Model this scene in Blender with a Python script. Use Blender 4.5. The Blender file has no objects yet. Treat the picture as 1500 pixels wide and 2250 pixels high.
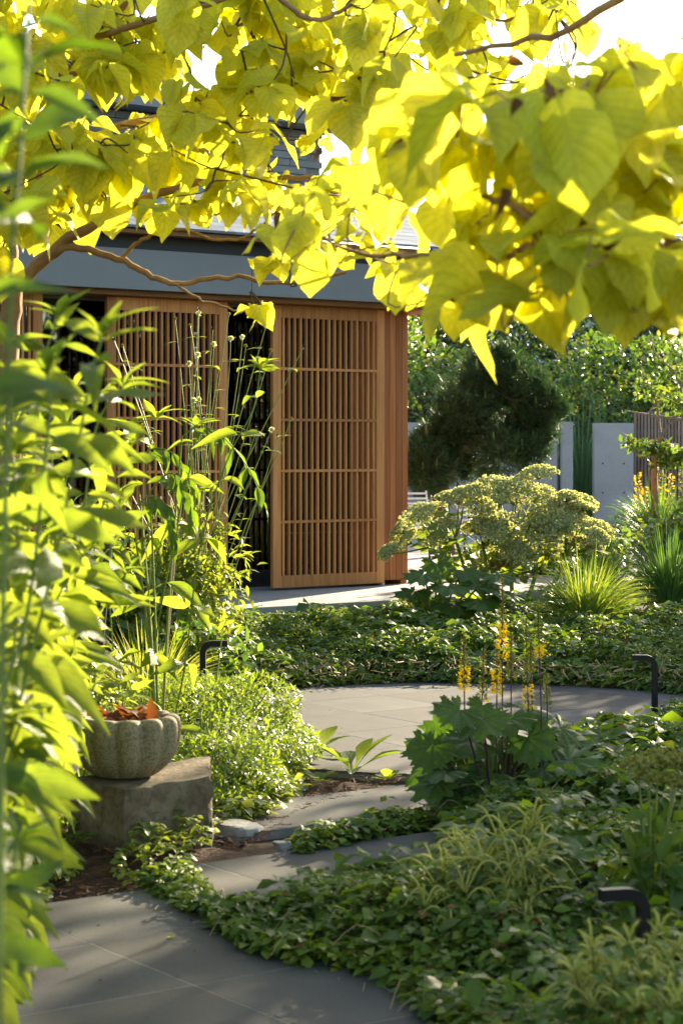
import bpy, math, random
import numpy as np
from mathutils import Vector, Matrix, Quaternion

random.seed(7)
rng = np.random.default_rng(7)
scene = bpy.context.scene
COL = scene.collection
PI = math.pi

# ------------------------------------------------------------------ camera
CAM_H = 1.55
cam_data = bpy.data.cameras.new('camera')
cam_data.sensor_fit = 'VERTICAL'
cam_data.sensor_height = 36.0
cam_data.sensor_width = 24.0
cam_data.lens = 72.0
cam_data.shift_y = -140.0 / 2250.0
cam_data.clip_start = 0.05
cam_data.clip_end = 2000.0
cam_data.dof.use_dof = True
cam_data.dof.focus_distance = 13.0
cam_data.dof.aperture_fstop = 5.6
cam_data.dof.aperture_blades = 9
cam = bpy.data.objects.new('camera', cam_data)
COL.objects.link(cam)
cam.location = (0, 0, CAM_H)
cam.rotation_euler = (PI / 2, 0, 0)
scene.camera = cam

# ------------------------------------------------------------------ sky, sun, exposure
SUN_AZ, SUN_EL = math.radians(29.0), math.radians(18.0)
world = bpy.data.worlds.new('World')
scene.world = world
world.use_nodes = True
wn = world.node_tree
bg = wn.nodes['Background']
sky = wn.nodes.new('ShaderNodeTexSky')
sky.sky_type = 'NISHITA'
sky.sun_disc = False
sky.sun_elevation = SUN_EL
sky.sun_rotation = SUN_AZ
sky.dust_density = 1.2
sky.ozone_density = 1.0
wn.links.new(sky.outputs[0], bg.inputs[0])
bg.inputs[1].default_value = 0.105
sun_data = bpy.data.lights.new('sun', 'SUN')
sun_data.energy = 5.0
sun_data.angle = math.radians(0.55)
sun_data.color = (1.0, 0.86, 0.66)
sun = bpy.data.objects.new('sun', sun_data)
COL.objects.link(sun)
SUN_DIR = Vector((math.sin(SUN_AZ) * math.cos(SUN_EL), math.cos(SUN_AZ) * math.cos(SUN_EL), math.sin(SUN_EL)))
sun.rotation_mode = 'QUATERNION'
sun.rotation_quaternion = (-SUN_DIR).to_track_quat('-Z', 'Y')
sun.location = SUN_DIR * 60

scene.view_settings.view_transform = 'Standard'
scene.view_settings.look = 'None'
scene.view_settings.gamma = 1.0
scene.view_settings.use_curve_mapping = False
scene.view_settings.exposure = 2.28
scene.view_settings.use_white_balance = True
scene.view_settings.white_balance_temperature = 7050
scene.view_settings.white_balance_tint = 6
scene.render.engine = 'CYCLES'
cy = scene.cycles
cy.use_denoising = True
cy.max_bounces = 8
cy.diffuse_bounces = 4
cy.glossy_bounces = 3
cy.transmission_bounces = 6
cy.transparent_max_bounces = 8
cy.caustics_reflective = False
cy.caustics_refractive = False
cy.sample_clamp_indirect = 6.0

# ------------------------------------------------------------------ small helpers
FPX = 4500.0
def at(px, py, Y):
    """where a sight line through a photo pixel meets depth Y (metres)"""
    return np.array([(px - 750.0) / FPX * Y, Y, CAM_H - (py - 985.0) / FPX * Y])
def gr(px, py, z=0.0):
    Y = FPX * (CAM_H - z) / (py - 985.0)
    return np.array([(px - 750.0) / FPX * Y, Y, z])
def nrm(a):
    a = np.asarray(a, float)
    return a / np.maximum(np.linalg.norm(a, axis=-1, keepdims=True), 1e-9)

JOINED = {'twigs', 'stems', 'petals', 'buds', 'florets', 'branches', 'leaves', 'withered_leaves', 'leaf_stalks', 'dry_stalks', 'umbel_rays'}
class MB:
    """collects quads with per-vertex uv; build() makes ONE mesh object"""
    def __init__(self):
        self.V, self.F, self.U, self.n = [], [], [], 0
    def add(self, V, F, U=None):
        V = np.asarray(V, np.float32).reshape(-1, 3)
        F = np.asarray(F, np.int64).reshape(-1, 4)
        self.V.append(V); self.F.append(F + self.n)
        self.U.append(np.zeros((len(V), 2), np.float32) if U is None else np.asarray(U, np.float32))
        self.n += len(V)
        return self
    def mesh(self, name, mat=None, smooth=True):
        V = np.concatenate(self.V); F = np.concatenate(self.F); U = np.concatenate(self.U)
        me = bpy.data.meshes.new(name)
        me.vertices.add(len(V)); me.vertices.foreach_set('co', V.ravel())
        me.loops.add(F.size); me.loops.foreach_set('vertex_index', F.ravel().astype(np.int32))
        me.polygons.add(len(F)); me.polygons.foreach_set('loop_start', np.arange(0, F.size, 4, dtype=np.int32))
        me.polygons.foreach_set('use_smooth', np.full(len(F), smooth, dtype=bool))
        uv = me.uv_layers.new(name='UVMap')
        uv.data.foreach_set('uv', U[F.ravel()].ravel())
        me.update(calc_edges=True)
        me.validate()
        if mat: me.materials.append(mat)
        return me
    def build(self, name, mat, parent=None, smooth=True, loc=None):
        o = bpy.data.objects.new(name, self.mesh(name, mat, smooth))
        COL.objects.link(o)
        if parent is not None: o.parent = parent
        if loc is not None: o.location = loc
        if name in JOINED: o['kind'] = 'stuff'
        return o

def tag(o, label=None, cat=None, group=None, kind=None):
    if label: o['label'] = label
    if cat: o['category'] = cat
    if group: o['group'] = group
    if kind: o['kind'] = kind
    return o
def thing(name, label, cat, loc=(0, 0, 0), rz=0.0, group=None):
    o = bpy.data.objects.new(name, None); COL.objects.link(o)
    o.empty_display_size = 0.1
    o.location = loc; o.rotation_euler = (0, 0, rz); o['kind'] = 'thing'
    return tag(o, label, cat, group)
def link_obj(name, me, parent=None, mat4=None):
    o = bpy.data.objects.new(name, me); COL.objects.link(o)
    if parent is not None: o.parent = parent
    if mat4 is not None: o.matrix_basis = mat4
    return o

QB = [(0, 3, 2, 1), (4, 5, 6, 7), (0, 1, 5, 4), (1, 2, 6, 5), (2, 3, 7, 6), (3, 0, 4, 7)]
def boxv(x0, x1, y0, y1, z0, z1):
    return np.array([(x0, y0, z0), (x1, y0, z0), (x1, y1, z0), (x0, y1, z0), (x0, y0, z1), (x1, y0, z1), (x1, y1, z1), (x0, y1, z1)], float)
def addbox(mb, *a):
    return mb.add(boxv(*a), QB)
def box_obj(name, a, mat, parent=None, bev=0.0):
    o = addbox(MB(), *a).build(name, mat, parent, smooth=False)
    if bev:
        m = o.modifiers.new('bevel', 'BEVEL'); m.width = bev; m.segments = 2; m.limit_method = 'ANGLE'
    return o

def tube_arr(pts, rad, sides=6, cap=True):
    pts = np.asarray(pts, float); k = len(pts)
    rad = np.full(k, rad) if np.isscalar(rad) else np.asarray(rad, float)
    T = np.gradient(pts, axis=0); T = nrm(T)
    ref = np.array([0.0, 0.0, 1.0]) if abs(T[:, 2]).mean() < 0.8 else np.array([1.0, 0.0, 0.0])
    A = nrm(np.cross(T, ref)); B = np.cross(T, A)
    th = np.linspace(0, 2 * PI, sides, endpoint=False)
    V = pts[:, None, :] + rad[:, None, None] * (np.cos(th)[None, :, None] * A[:, None, :] + np.sin(th)[None, :, None] * B[:, None, :])
    F = []
    for i in range(k - 1):
        for j in range(sides):
            j2 = (j + 1) % sides
            F.append((i * sides + j, i * sides + j2, (i + 1) * sides + j2, (i + 1) * sides + j))
    if cap and sides == 4:
        F.append((3, 2, 1, 0)); e = (k - 1) * 4; F.append((e, e + 1, e + 2, e + 3))
    if cap and sides == 6:
        for b, s in ((0, -1), ((k - 1) * 6, 1)):
            q = [(b, b + 1, b + 2, b + 3), (b, b + 3, b + 4, b + 5)]
            F += [t if s > 0 else t[::-1] for t in q]
    U = np.stack([np.repeat(np.linspace(0, 1, k), sides), np.tile(th / (2 * PI), k)], 1)
    return V.reshape(-1, 3), np.array(F), U
def spline(pts, n):
    """Catmull-Rom through pts"""
    P = np.asarray(pts, float)
    P = np.vstack([2 * P[0] - P[1], P, 2 * P[-1] - P[-2]])
    t = np.linspace(0, len(P) - 3 - 1e-6, n); i = t.astype(int); f = (t - i)[:, None]
    p0, p1, p2, p3 = P[i], P[i + 1], P[i + 2], P[i + 3]
    return 0.5 * (2 * p1 + (p2 - p0) * f + (2 * p0 - 5 * p1 + 4 * p2 - p3) * f**2 + (3 * p1 - p0 - 3 * p2 + p3) * f**3)

# ---- leaf templates: tip along +y, length 1, face up +z
def leaf_t(prof, n=4, cols=1, fold=0.25, droop=0.2, wave=0.0, pet=0.0, ph=0.0, cord=0.0, twist=0.0, bend=0.0, rag=0.0):
    q_ = np.random.default_rng(int(ph * 10) + 1)
    ys = np.linspace(0, 1, n + 1)
    w = np.interp(ys, [p[0] for p in prof], [p[1] for p in prof])
    c = np.linspace(-1, 1, 2 * cols + 1)
    V, U = [], []
    for y, ww in zip(ys, w):
        rr = 1 + rag * q_.normal(size=2)
        zz = rag * .6 * q_.normal()
        for k in c:
            x = k * ww * (rr[0] if k < 0 else rr[1])
            z = -droop * y * y + fold * abs(x) + wave * math.sin(y * 9 + ph) * k * ww * 2
            z += zz * abs(k) * ww * 2
            yy = y * (1 - 0.15 * droop) - cord * abs(k) ** 1.6 * max(0.0, 1 - y / .35)
            a = twist * y; x, z = x * math.cos(a) - z * math.sin(a) * .5, z * math.cos(a) + x * math.sin(a)
            V.append((x + bend * y * y, yy, z)); U.append((k * 0.5 + 0.5, y))
    m = 2 * cols + 1
    F = [(i * m + j, i * m + j + 1, (i + 1) * m + j + 1, (i + 1) * m + j) for i in range(n) for j in range(m - 1)]
    V = np.array(V); U = np.array(U)
    if pet > 0:
        b = len(V)
        pv = np.array([(-0.012, -pet, pet * 0.35), (0.012, -pet, pet * 0.35), (0.012, -pet * .45, pet * .1), (-0.012, -pet * .45, pet * .1), (0.012, 0.02, 0), (-0.012, 0.02, 0)])
        V = np.vstack([V, pv]); U = np.vstack([U, np.full((6, 2), 0.5)])
        F += [(b, b + 1, b + 2, b + 3), (b + 3, b + 2, b + 4, b + 5)]
        V[:, 1] += pet; V[:, 2] -= pet * 0.35
    return V, np.array(F), U
LANCE = [(0, .02), (.12, .085), (.3, .15), (.5, .165), (.7, .12), (.88, .05), (1, .004)]
OVATE = [(0, .03), (.1, .17), (.3, .27), (.5, .27), (.7, .2), (.88, .09), (1, .006)]
OBOV = [(0, .02), (.2, .12), (.45, .27), (.7, .36), (.88, .29), (1, .06)]
HEART = [(0, .16), (.06, .32), (.2, .43), (.38, .45), (.55, .385), (.72, .26), (.87, .10), (1, .006)]
STRAP = [(0, .5), (.4, .5), (.8, .3), (1, .02)]
def lobed_t(nl=7, depth=0.35, gap=0.5, rings=3, cup=0.12, teeth=0.06, seed=0):
    """palmate leaf, stalk at the origin; radius about 1"""
    r_ = np.random.default_rng(seed)
    m = nl * 6 + 1
    th = np.linspace(-PI + gap, PI - gap, m)
    ph = np.linspace(0, nl, m)
    lob = np.abs(np.sin(ph * PI)) ** 0.7
    rad = (1 - depth) + depth * lob
    rad *= 1 + teeth * np.where(np.arange(m) % 2 == 0, 1, -1)
    rad *= 0.82 + 0.18 * np.cos(th)
    rad *= 1 + 0.05 * r_.normal(size=m)
    V, U = [], []
    for k in range(rings + 1):
        f = 0.03 + 0.97 * k / rings
        for t, r in zip(th, rad):
            rr = r * f
            z = cup * (f - f * f * 1.4) + 0.05 * f * math.cos((t + PI) * nl) - 0.0
            V.append((math.sin(t) * rr, math.cos(t) * rr, z)); U.append((t / PI * .5 + .5, f))
    F = [(k * m + j, k * m + j + 1, (k + 1) * m + j + 1, (k + 1) * m + j) for k in range(rings) for j in range(m - 1)]
    return np.array(V), np.array(F)[:, ::-1], np.array(U)

def frames(F, N):
    F = nrm(F); X = nrm(np.cross(F, N)); Z = np.cross(X, F)
    return np.stack([X, F, Z], axis=2)           # columns right, tip, normal
def scatter(mb, tm, P, F, N, S):
    """many copies of one or several templates into one builder"""
    tms = tm if isinstance(tm, list) else [tm]
    P = np.asarray(P, float); S = np.broadcast_to(np.asarray(S, float), (len(P),)); R = frames(F, N)
    pick = rng.integers(0, len(tms), len(P))
    for k, (V, Fc, U) in enumerate(tms):
        s = pick == k; c = int(s.sum())
        if not c: continue
        W = np.einsum('nij,vj->nvi', R[s], V) * S[s][:, None, None] + P[s][:, None, :]
        FF = (Fc[None] + (np.arange(c) * len(V))[:, None, None]).reshape(-1, 4)
        mb.add(W.reshape(-1, 3), FF, np.tile(U, (c, 1)))
    return mb
def tmesh(tm, name, mat):
    return MB().add(*tm).mesh(name, mat)
def leaf_parts(parent, name, tms, mats, P, F, N, S, limit=300, rest='foliage', rest_mat=None):
    """the leaves that show largest become parts, the rest one part of kind stuff"""
    P = np.asarray(P, float); F = np.asarray(F, float); N = np.asarray(N, float)
    S = np.broadcast_to(np.asarray(S, float), (len(P),)).copy()
    L = np.array(parent.location)
    inv = np.abs(P[:, 0] / np.maximum(P[:, 1], .1)) < 0.175
    vy = (CAM_H - P[:, 2]) / np.maximum(P[:, 1], .1)
    inv &= (vy < 0.30) & (vy > -0.235)
    key = S / np.maximum(P[:, 1], .3) * np.where(inv, 1, 0.0)
    order = np.argsort(-key)
    big = [i for i in order[:limit] if key[i] > 0]
    small = np.setdiff1d(np.arange(len(P)), big)
    R = frames(F, N)
    mats = mats if isinstance(mats, list) else [mats]
    mes = [tmesh(t, name, m) for t in tms for m in mats]
    for i in big:
        M = Matrix([[*(R[i][r] * S[i]), P[i][r] - L[r]] for r in range(3)] + [[0, 0, 0, 1]])
        link_obj(name, mes[rng.integers(0, len(mes))], parent, M)
    if len(small):
        mb = scatter(MB(), tms, P[small] - L, F[small], N[small], S[small])
        o = mb.build(rest, rest_mat or mats[0], parent); tag(o, kind='stuff')

# ------------------------------------------------------------------ materials
def newmat(name):
    m = bpy.data.materials.new(name); m.use_nodes = True
    return m, m.node_tree, m.node_tree.nodes['Principled BSDF']
def nd(nt, t, **kw):
    n = nt.nodes.new(t)
    for k, v in kw.items():
        if k in n.inputs: n.inputs[k].default_value = v
        else: setattr(n, k, v)
    return n
def ramp(nt, fac, stops):
    r = nt.nodes.new('ShaderNodeValToRGB'); e = r.color_ramp.elements
    while len(e) > 1: e.remove(e[-1])
    e[0].position = stops[0][0]; e[0].color = (*stops[0][1], 1)
    for p, c in stops[1:]:
        q = e.new(p); q.color = (*c, 1)
    nt.links.new(fac, r.inputs[0])
    return r.outputs[0]
def rand_fac(nt):
    g = nd(nt, 'ShaderNodeNewGeometry'); oi = nd(nt, 'ShaderNodeObjectInfo')
    a = nd(nt, 'ShaderNodeMath', operation='ADD'); f = nd(nt, 'ShaderNodeMath', operation='FRACT')
    nt.links.new(g.outputs['Random Per Island'], a.inputs[0]); nt.links.new(oi.outputs['Random'], a.inputs[1])
    nt.links.new(a.outputs[0], f.inputs[0])
    return f.outputs[0]
def leafmat(name, cols, trans, fac=0.45, rough=0.5, spec=0.4, vein=0.0, bump=0.0):
    """cols: list of leaf colours picked at random per leaf; trans: tint of light passing through"""
    m, nt, p = newmat(name)
    rf = rand_fac(nt)
    n = len(cols)
    c = ramp(nt, rf, [(i / max(n - 1, 1), col) for i, col in enumerate(cols)])
    tc = nd(nt, 'ShaderNodeTexCoord')
    ns = nd(nt, 'ShaderNodeTexNoise', Scale=9.0, Detail=3.0)
    nt.links.new(tc.outputs['Object'], ns.inputs['Vector'])
    mx = nd(nt, 'ShaderNodeMix', data_type='RGBA', blend_type='MULTIPLY')
    mx.inputs[0].default_value = 0.5
    nt.links.new(c, mx.inputs[6])
    nt.links.new(ramp(nt, ns.outputs[0], [(0.3, (.75, .75, .7)), (0.7, (1.15, 1.15, 1.1))]), mx.inputs[7])
    col = mx.outputs[2]
    h = None
    if vein or bump:
        sx = nd(nt, 'ShaderNodeSeparateXYZ'); nt.links.new(tc.outputs['UV'], sx.inputs[0])
        a = nd(nt, 'ShaderNodeMath', operation='SUBTRACT'); nt.links.new(sx.outputs[0], a.inputs[0]); a.inputs[1].default_value = .5
        b = nd(nt, 'ShaderNodeMath', operation='ABSOLUTE'); nt.links.new(a.outputs[0], b.inputs[0])
        # side veins: rays slanting to the tip
        k = nd(nt, 'ShaderNodeMath', operation='MULTIPLY'); nt.links.new(b.outputs[0], k.inputs[0]); k.inputs[1].default_value = .75
        y = nd(nt, 'ShaderNodeMath', operation='SUBTRACT'); nt.links.new(sx.outputs[1], y.inputs[0]); nt.links.new(k.outputs[0], y.inputs[1])
        q = nd(nt, 'ShaderNodeMath', operation='MULTIPLY'); nt.links.new(y.outputs[0], q.inputs[0]); q.inputs[1].default_value = 7.0
        fr = nd(nt, 'ShaderNodeMath', operation='PINGPONG'); nt.links.new(q.outputs[0], fr.inputs[0]); fr.inputs[1].default_value = .5
        mn = nd(nt, 'ShaderNodeMath', operation='MINIMUM'); nt.links.new(fr.outputs[0], mn.inputs[0])
        bm = nd(nt, 'ShaderNodeMath', operation='MULTIPLY'); nt.links.new(b.outputs[0], bm.inputs[0]); bm.inputs[1].default_value = 4.0
        nt.links.new(bm.outputs[0], mn.inputs[1])
        h = mn.outputs[0]
        if vein:
            mv = nd(nt, 'ShaderNodeMix', data_type='RGBA', blend_type='MULTIPLY'); mv.inputs[0].default_value = vein
            nt.links.new(col, mv.inputs[6])
            nt.links.new(ramp(nt, h, [(0.0, (.62, .62, .5)), (0.07, (.8, .8, .75)), (0.22, (1, 1, 1))]), mv.inputs[7])
            col = mv.outputs[2]
        if bump:
            bp = nd(nt, 'ShaderNodeBump', Strength=bump, Distance=0.01)
            nt.links.new(h, bp.inputs['Height']); nt.links.new(bp.outputs[0], p.inputs['Normal'])
    nt.links.new(col, p.inputs['Base Color'])
    p.inputs['Roughness'].default_value = rough
    p.inputs['Specular IOR Level'].default_value = spec
    tr = nd(nt, 'ShaderNodeBsdfTranslucent')
    tm = nd(nt, 'ShaderNodeMix', data_type='RGBA', blend_type='MULTIPLY'); tm.inputs[0].default_value = 1.0
    tm.inputs[7].default_value = (*trans, 1)
    nt.links.new(col, tm.inputs[6]); nt.links.new(tm.outputs[2], tr.inputs[0])
    ms = nd(nt, 'ShaderNodeMixShader'); ms.inputs[0].default_value = fac
    nt.links.new(p.outputs[0], ms.inputs[1]); nt.links.new(tr.outputs[0], ms.inputs[2])
    nt.links.new(ms.outputs[0], nt.nodes['Material Output'].inputs[0])
    return m
def noisemat(name, stops, scale=8, detail=6, rough=0.85, bump=0.2, bscale=None, stretch=(1, 1, 1), dist=0.01, speck=None, spec=0.3, objrand=0.0):
    m, nt, p = newmat(name)
    tc = nd(nt, 'ShaderNodeTexCoord'); mp = nd(nt, 'ShaderNodeMapping'); mp.inputs['Scale'].default_value = stretch
    nt.links.new(tc.outputs['Object'], mp.inputs[0])
    if objrand:
        oi0 = nd(nt, 'ShaderNodeObjectInfo')
        vm = nd(nt, 'ShaderNodeVectorMath', operation='SCALE'); cx = nd(nt, 'ShaderNodeCombineXYZ')
        nt.links.new(oi0.outputs['Random'], cx.inputs[0]); nt.links.new(oi0.outputs['Random'], cx.inputs[1]); nt.links.new(oi0.outputs['Random'], cx.inputs[2])
        nt.links.new(cx.outputs[0], vm.inputs[0]); vm.inputs['Scale'].default_value = 37.0
        nt.links.new(vm.outputs[0], mp.inputs['Location'])
    n1 = nd(nt, 'ShaderNodeTexNoise', Scale=scale, Detail=detail, Roughness=0.6)
    nt.links.new(mp.outputs[0], n1.inputs['Vector'])
    col = ramp(nt, n1.outputs[0], stops)
    if speck:
        n3 = nd(nt, 'ShaderNodeTexNoise', Scale=speck[0], Detail=2.0)
        nt.links.new(mp.outputs[0], n3.inputs['Vector'])
        mx = nd(nt, 'ShaderNodeMix', data_type='RGBA', blend_type='MULTIPLY'); mx.inputs[0].default_value = 1.0
        nt.links.new(col, mx.inputs[6])
        nt.links.new(ramp(nt, n3.outputs[0], [(speck[1], (speck[2],) * 3), (speck[1] + .12, (1, 1, 1))]), mx.inputs[7])
        col = mx.outputs[2]
    if objrand:
        oi = nd(nt, 'ShaderNodeObjectInfo')
        mx = nd(nt, 'ShaderNodeMix', data_type='RGBA', blend_type='MULTIPLY'); mx.inputs[0].default_value = 1.0
        nt.links.new(col, mx.inputs[6])
        a, b = 1 - objrand, 1 + objrand * .6
        nt.links.new(ramp(nt, oi.outputs['Random'], [(0, (a, a * .97, a * .93)), (1, (b, b, b))]), mx.inputs[7])
        col = mx.outputs[2]
    nt.links.new(col, p.inputs['Base Color'])
    p.inputs['Roughness'].default_value = rough
    p.inputs['Specular IOR Level'].default_value = spec
    if bump:
        n2 = nd(nt, 'ShaderNodeTexNoise', Scale=bscale or scale * 3, Detail=8.0, Roughness=.65)
        nt.links.new(mp.outputs[0], n2.inputs['Vector'])
        bp = nd(nt, 'ShaderNodeBump', Strength=bump, Distance=dist)
        nt.links.new(n2.outputs[0], bp.inputs['Height']); nt.links.new(bp.outputs[0], p.inputs['Normal'])
    return m
def plain(name, c, rough=0.5, metal=0.0, spec=0.5):
    m, nt, p = newmat(name)
    p.inputs['Base Color'].default_value = (*c, 1); p.inputs['Roughness'].default_value = rough
    p.inputs['Metallic'].default_value = metal; p.inputs['Specular IOR Level'].default_value = spec
    return m

M = {}
M['cedar'] = noisemat('cedar', [(.22, (.36, .125, .038)), (.42, (.48, .19, .062)), (.6, (.57, .255, .09)), (.8, (.65, .32, .13))], scale=3.0, rough=.6, bump=.2, stretch=(14, 14, .6), objrand=.32)
M['cedar_red'] = noisemat('cedar_red', [(.25, (.33, .10, .036)), (.5, (.44, .15, .052)), (.75, (.52, .20, .078))], scale=3.0, rough=.55, bump=.15, stretch=(12, 12, .5), objrand=.25)
M['soffit'] = noisemat('soffit_wood', [(.3, (.20, .09, .035)), (.7, (.30, .14, .06))], scale=3, stretch=(.6, 12, 12), rough=.6)
M['metal_grey'] = noisemat('grey_metal', [(.3, (.185, .192, .20)), (.7, (.215, .222, .232))], scale=1.2, rough=.5, bump=.03, spec=.5)
M['gutter'] = plain('dark_gutter', (.022, .022, .024), .5)
M['slate'] = noisemat('slate', [(.3, (.14, .165, .20)), (.7, (.20, .235, .28))], scale=6, rough=.6, bump=.2, objrand=.2)
M['brickgrey'] = noisemat('grey_brick', [(.3, (.17, .175, .18)), (.7, (.25, .255, .26))], scale=8, rough=.8, bump=.3, objrand=.2)
M['concrete'] = noisemat('concrete', [(.3, (.27, .28, .29)), (.55, (.32, .33, .34)), (.75, (.36, .37, .375))], scale=1.6, detail=8, rough=.8, bump=.12, bscale=30, speck=(38, .26, .55))
M['slab'] = noisemat('slab_concrete', [(.3, (.24, .235, .225)), (.7, (.33, .32, .305))], scale=1.5, detail=8, rough=.75, bump=.1, bscale=40)
M['tile'] = noisemat('paving_tile', [(.25, (.047, .047, .046)), (.42, (.073, .072, .070)), (.58, (.092, .090, .086)), (.8, (.132, .126, .115))], scale=1.5, detail=10, rough=.82, bump=.2, bscale=55, dist=.003, speck=(170, .36, .72), objrand=.22, spec=.12)
M['grout'] = noisemat('grout', [(.3, (.17, .16, .14)), (.7, (.23, .215, .195))], scale=20, rough=.9)
M['soil'] = noisemat('soil', [(.3, (.028, .016, .010)), (.5, (.06, .032, .018)), (.72, (.11, .06, .034))], scale=14, detail=10, rough=.95, bump=.9, bscale=40, dist=.03)
M['mulch'] = noisemat('bark', [(.3, (.07, .03, .016)), (.7, (.19, .085, .045))], scale=30, rough=.9)
M['granite'] = noisemat('bowl_granite', [(.3, (.19, .145, .075)), (.55, (.28, .225, .125)), (.75, (.35, .285, .17))], scale=4, detail=10, rough=.8, bump=.3, bscale=70, dist=.006, speck=(120, .40, .55))
M['block'] = noisemat('block_stone', [(.25, (.07, .048, .026)), (.42, (.12, .088, .052)), (.6, (.19, .15, .095)), (.8, (.27, .22, .15))], scale=7.0, detail=14, rough=.9, bump=.7, bscale=30, dist=.02, speck=(26, .37, .68))
M['rock'] = noisemat('rock', [(.3, (.16, .155, .15)), (.7, (.34, .33, .31))], scale=5, detail=10, rough=.9, bump=.6, bscale=14, dist=.03)
M['black'] = plain('black_powder_coat', (.005, .005, .006), .5, 0, .25)
M['bark_tan'] = noisemat('catalpa_bark', [(.3, (.20, .11, .05)), (.7, (.38, .22, .10))], scale=14, rough=.8, bump=.4, bscale=50, dist=.006)
M['bark_dark'] = noisemat('dark_bark', [(.3, (.055, .038, .028)), (.7, (.13, .09, .065))], scale=14, rough=.9, bump=.5)
M['bark_grey'] = noisemat('grey_bark', [(.3, (.14, .12, .105)), (.7, (.26, .23, .21))], scale=14, rough=.9, bump=.5)
M['battens'] = noisemat('weathered_batten', [(.3, (.21, .145, .11)), (.7, (.32, .235, .19))], scale=4, stretch=(10, 10, .8), rough=.85, objrand=.3)
M['gold'] = leafmat('golden_leaf', [(.62, .60, .05), (.68, .65, .06), (.72, .68, .075), (.58, .58, .05), (.74, .68, .09)], (1.15, 1.14, .95), fac=.62, rough=.45, spec=.3, vein=.45, bump=.35)
M['gold2'] = leafmat('golden_green_leaf', [(.54, .55, .04), (.60, .59, .048), (.65, .62, .055)], (1.18, 1.16, .95), fac=.6, rough=.45, spec=.3, vein=.45, bump=.35)
M['dead'] = leafmat('dead_leaf', [(.10, .04, .016), (.17, .065, .022), (.24, .085, .025), (.20, .11, .045)], (1.3, 1.0, .6), fac=.25, rough=.8, spec=.15)
M['withered'] = leafmat('withered_leaf', [(.09, .045, .018), (.15, .075, .028), (.22, .12, .05)], (1.2, 1.0, .7), fac=.25, rough=.8, spec=.15)
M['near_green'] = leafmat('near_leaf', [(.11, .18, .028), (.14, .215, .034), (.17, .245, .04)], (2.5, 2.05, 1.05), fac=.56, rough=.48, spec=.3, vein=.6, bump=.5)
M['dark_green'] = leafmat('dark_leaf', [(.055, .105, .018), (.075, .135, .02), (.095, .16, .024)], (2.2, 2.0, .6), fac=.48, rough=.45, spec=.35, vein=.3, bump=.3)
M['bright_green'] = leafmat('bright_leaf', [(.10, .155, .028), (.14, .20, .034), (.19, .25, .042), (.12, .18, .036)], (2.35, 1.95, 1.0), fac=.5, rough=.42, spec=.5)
M['cover'] = leafmat('ground_cover_leaf', [(.034, .070, .018), (.05, .095, .022), (.075, .13, .028), (.06, .11, .03), (.11, .165, .034), (.05, .09, .02), (.14, .17, .04)], (1.9, 1.8, .7), fac=.38, rough=.55, spec=.2)
M['mound'] = leafmat('mound_leaf', [(.11, .17, .03), (.16, .23, .04), (.21, .27, .045)], (1.7, 1.6, .6), fac=.45, rough=.4, spec=.6)
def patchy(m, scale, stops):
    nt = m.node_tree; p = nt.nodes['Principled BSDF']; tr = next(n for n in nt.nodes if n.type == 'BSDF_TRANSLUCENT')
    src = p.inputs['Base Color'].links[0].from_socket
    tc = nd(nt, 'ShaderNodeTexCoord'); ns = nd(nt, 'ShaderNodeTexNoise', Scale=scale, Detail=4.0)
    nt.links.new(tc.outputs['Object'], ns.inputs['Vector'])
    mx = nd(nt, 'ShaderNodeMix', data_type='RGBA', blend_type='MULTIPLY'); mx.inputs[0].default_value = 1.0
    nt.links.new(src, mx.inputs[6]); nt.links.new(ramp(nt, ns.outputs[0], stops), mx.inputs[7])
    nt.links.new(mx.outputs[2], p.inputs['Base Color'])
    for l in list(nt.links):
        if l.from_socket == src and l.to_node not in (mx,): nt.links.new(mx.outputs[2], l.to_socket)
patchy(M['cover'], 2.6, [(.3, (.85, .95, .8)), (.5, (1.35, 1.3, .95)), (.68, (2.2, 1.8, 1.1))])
M['ligularia'] = leafmat('ligularia_leaf', [(.035, .075, .016), (.055, .105, .02), (.08, .14, .025)], (1.8, 1.9, .6), fac=.38, rough=.5, spec=.28, bump=.4)
M['petal'] = leafmat('yellow_petal', [(.76, .54, .02), (.82, .62, .03)], (1.2, 1.1, .5), fac=.35, rough=.6, spec=.2)
M['bud'] = leafmat('bud_green', [(.16, .18, .03), (.24, .24, .04)], (1.5, 1.4, .5), fac=.3)
M['plume'] = leafmat('plume', [(.36, .37, .09), (.44, .44, .12), (.50, .49, .16)], (1.3, 1.3, .6), fac=.35, rough=.7, spec=.2)
M['umbel'] = leafmat('umbel_flower', [(.38, .40, .20), (.50, .51, .29), (.62, .62, .40), (.20, .25, .09), (.44, .46, .24)], (1.35, 1.3, .75), fac=.5, rough=.7, spec=.2)
M['umbel_olive'] = leafmat('umbel_olive', [(.22, .22, .05), (.30, .29, .07)], (1.3, 1.2, .5), fac=.3, rough=.7)
M['cream'] = leafmat('cream_flower', [(.68, .68, .42), (.76, .76, .52)], (1.1, 1.1, .8), fac=.35, rough=.7)
M['stem_green'] = leafmat('stem_green', [(.16, .22, .045), (.22, .26, .06)], (1.3, 1.3, .5), fac=.2, rough=.5)
M['stem_tan'] = plain('stem_tan', (.38, .25, .13), .7)
M['stem_dark'] = plain('stem_purple', (.055, .022, .02), .5)
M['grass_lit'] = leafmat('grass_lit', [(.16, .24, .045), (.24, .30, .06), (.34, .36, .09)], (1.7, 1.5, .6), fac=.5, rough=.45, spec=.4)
M['grass_mid'] = leafmat('grass_mid', [(.09, .17, .035), (.13, .22, .045), (.19, .27, .06), (.25, .30, .08)], (1.7, 1.5, .6), fac=.48, rough=.45, spec=.4)
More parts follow.
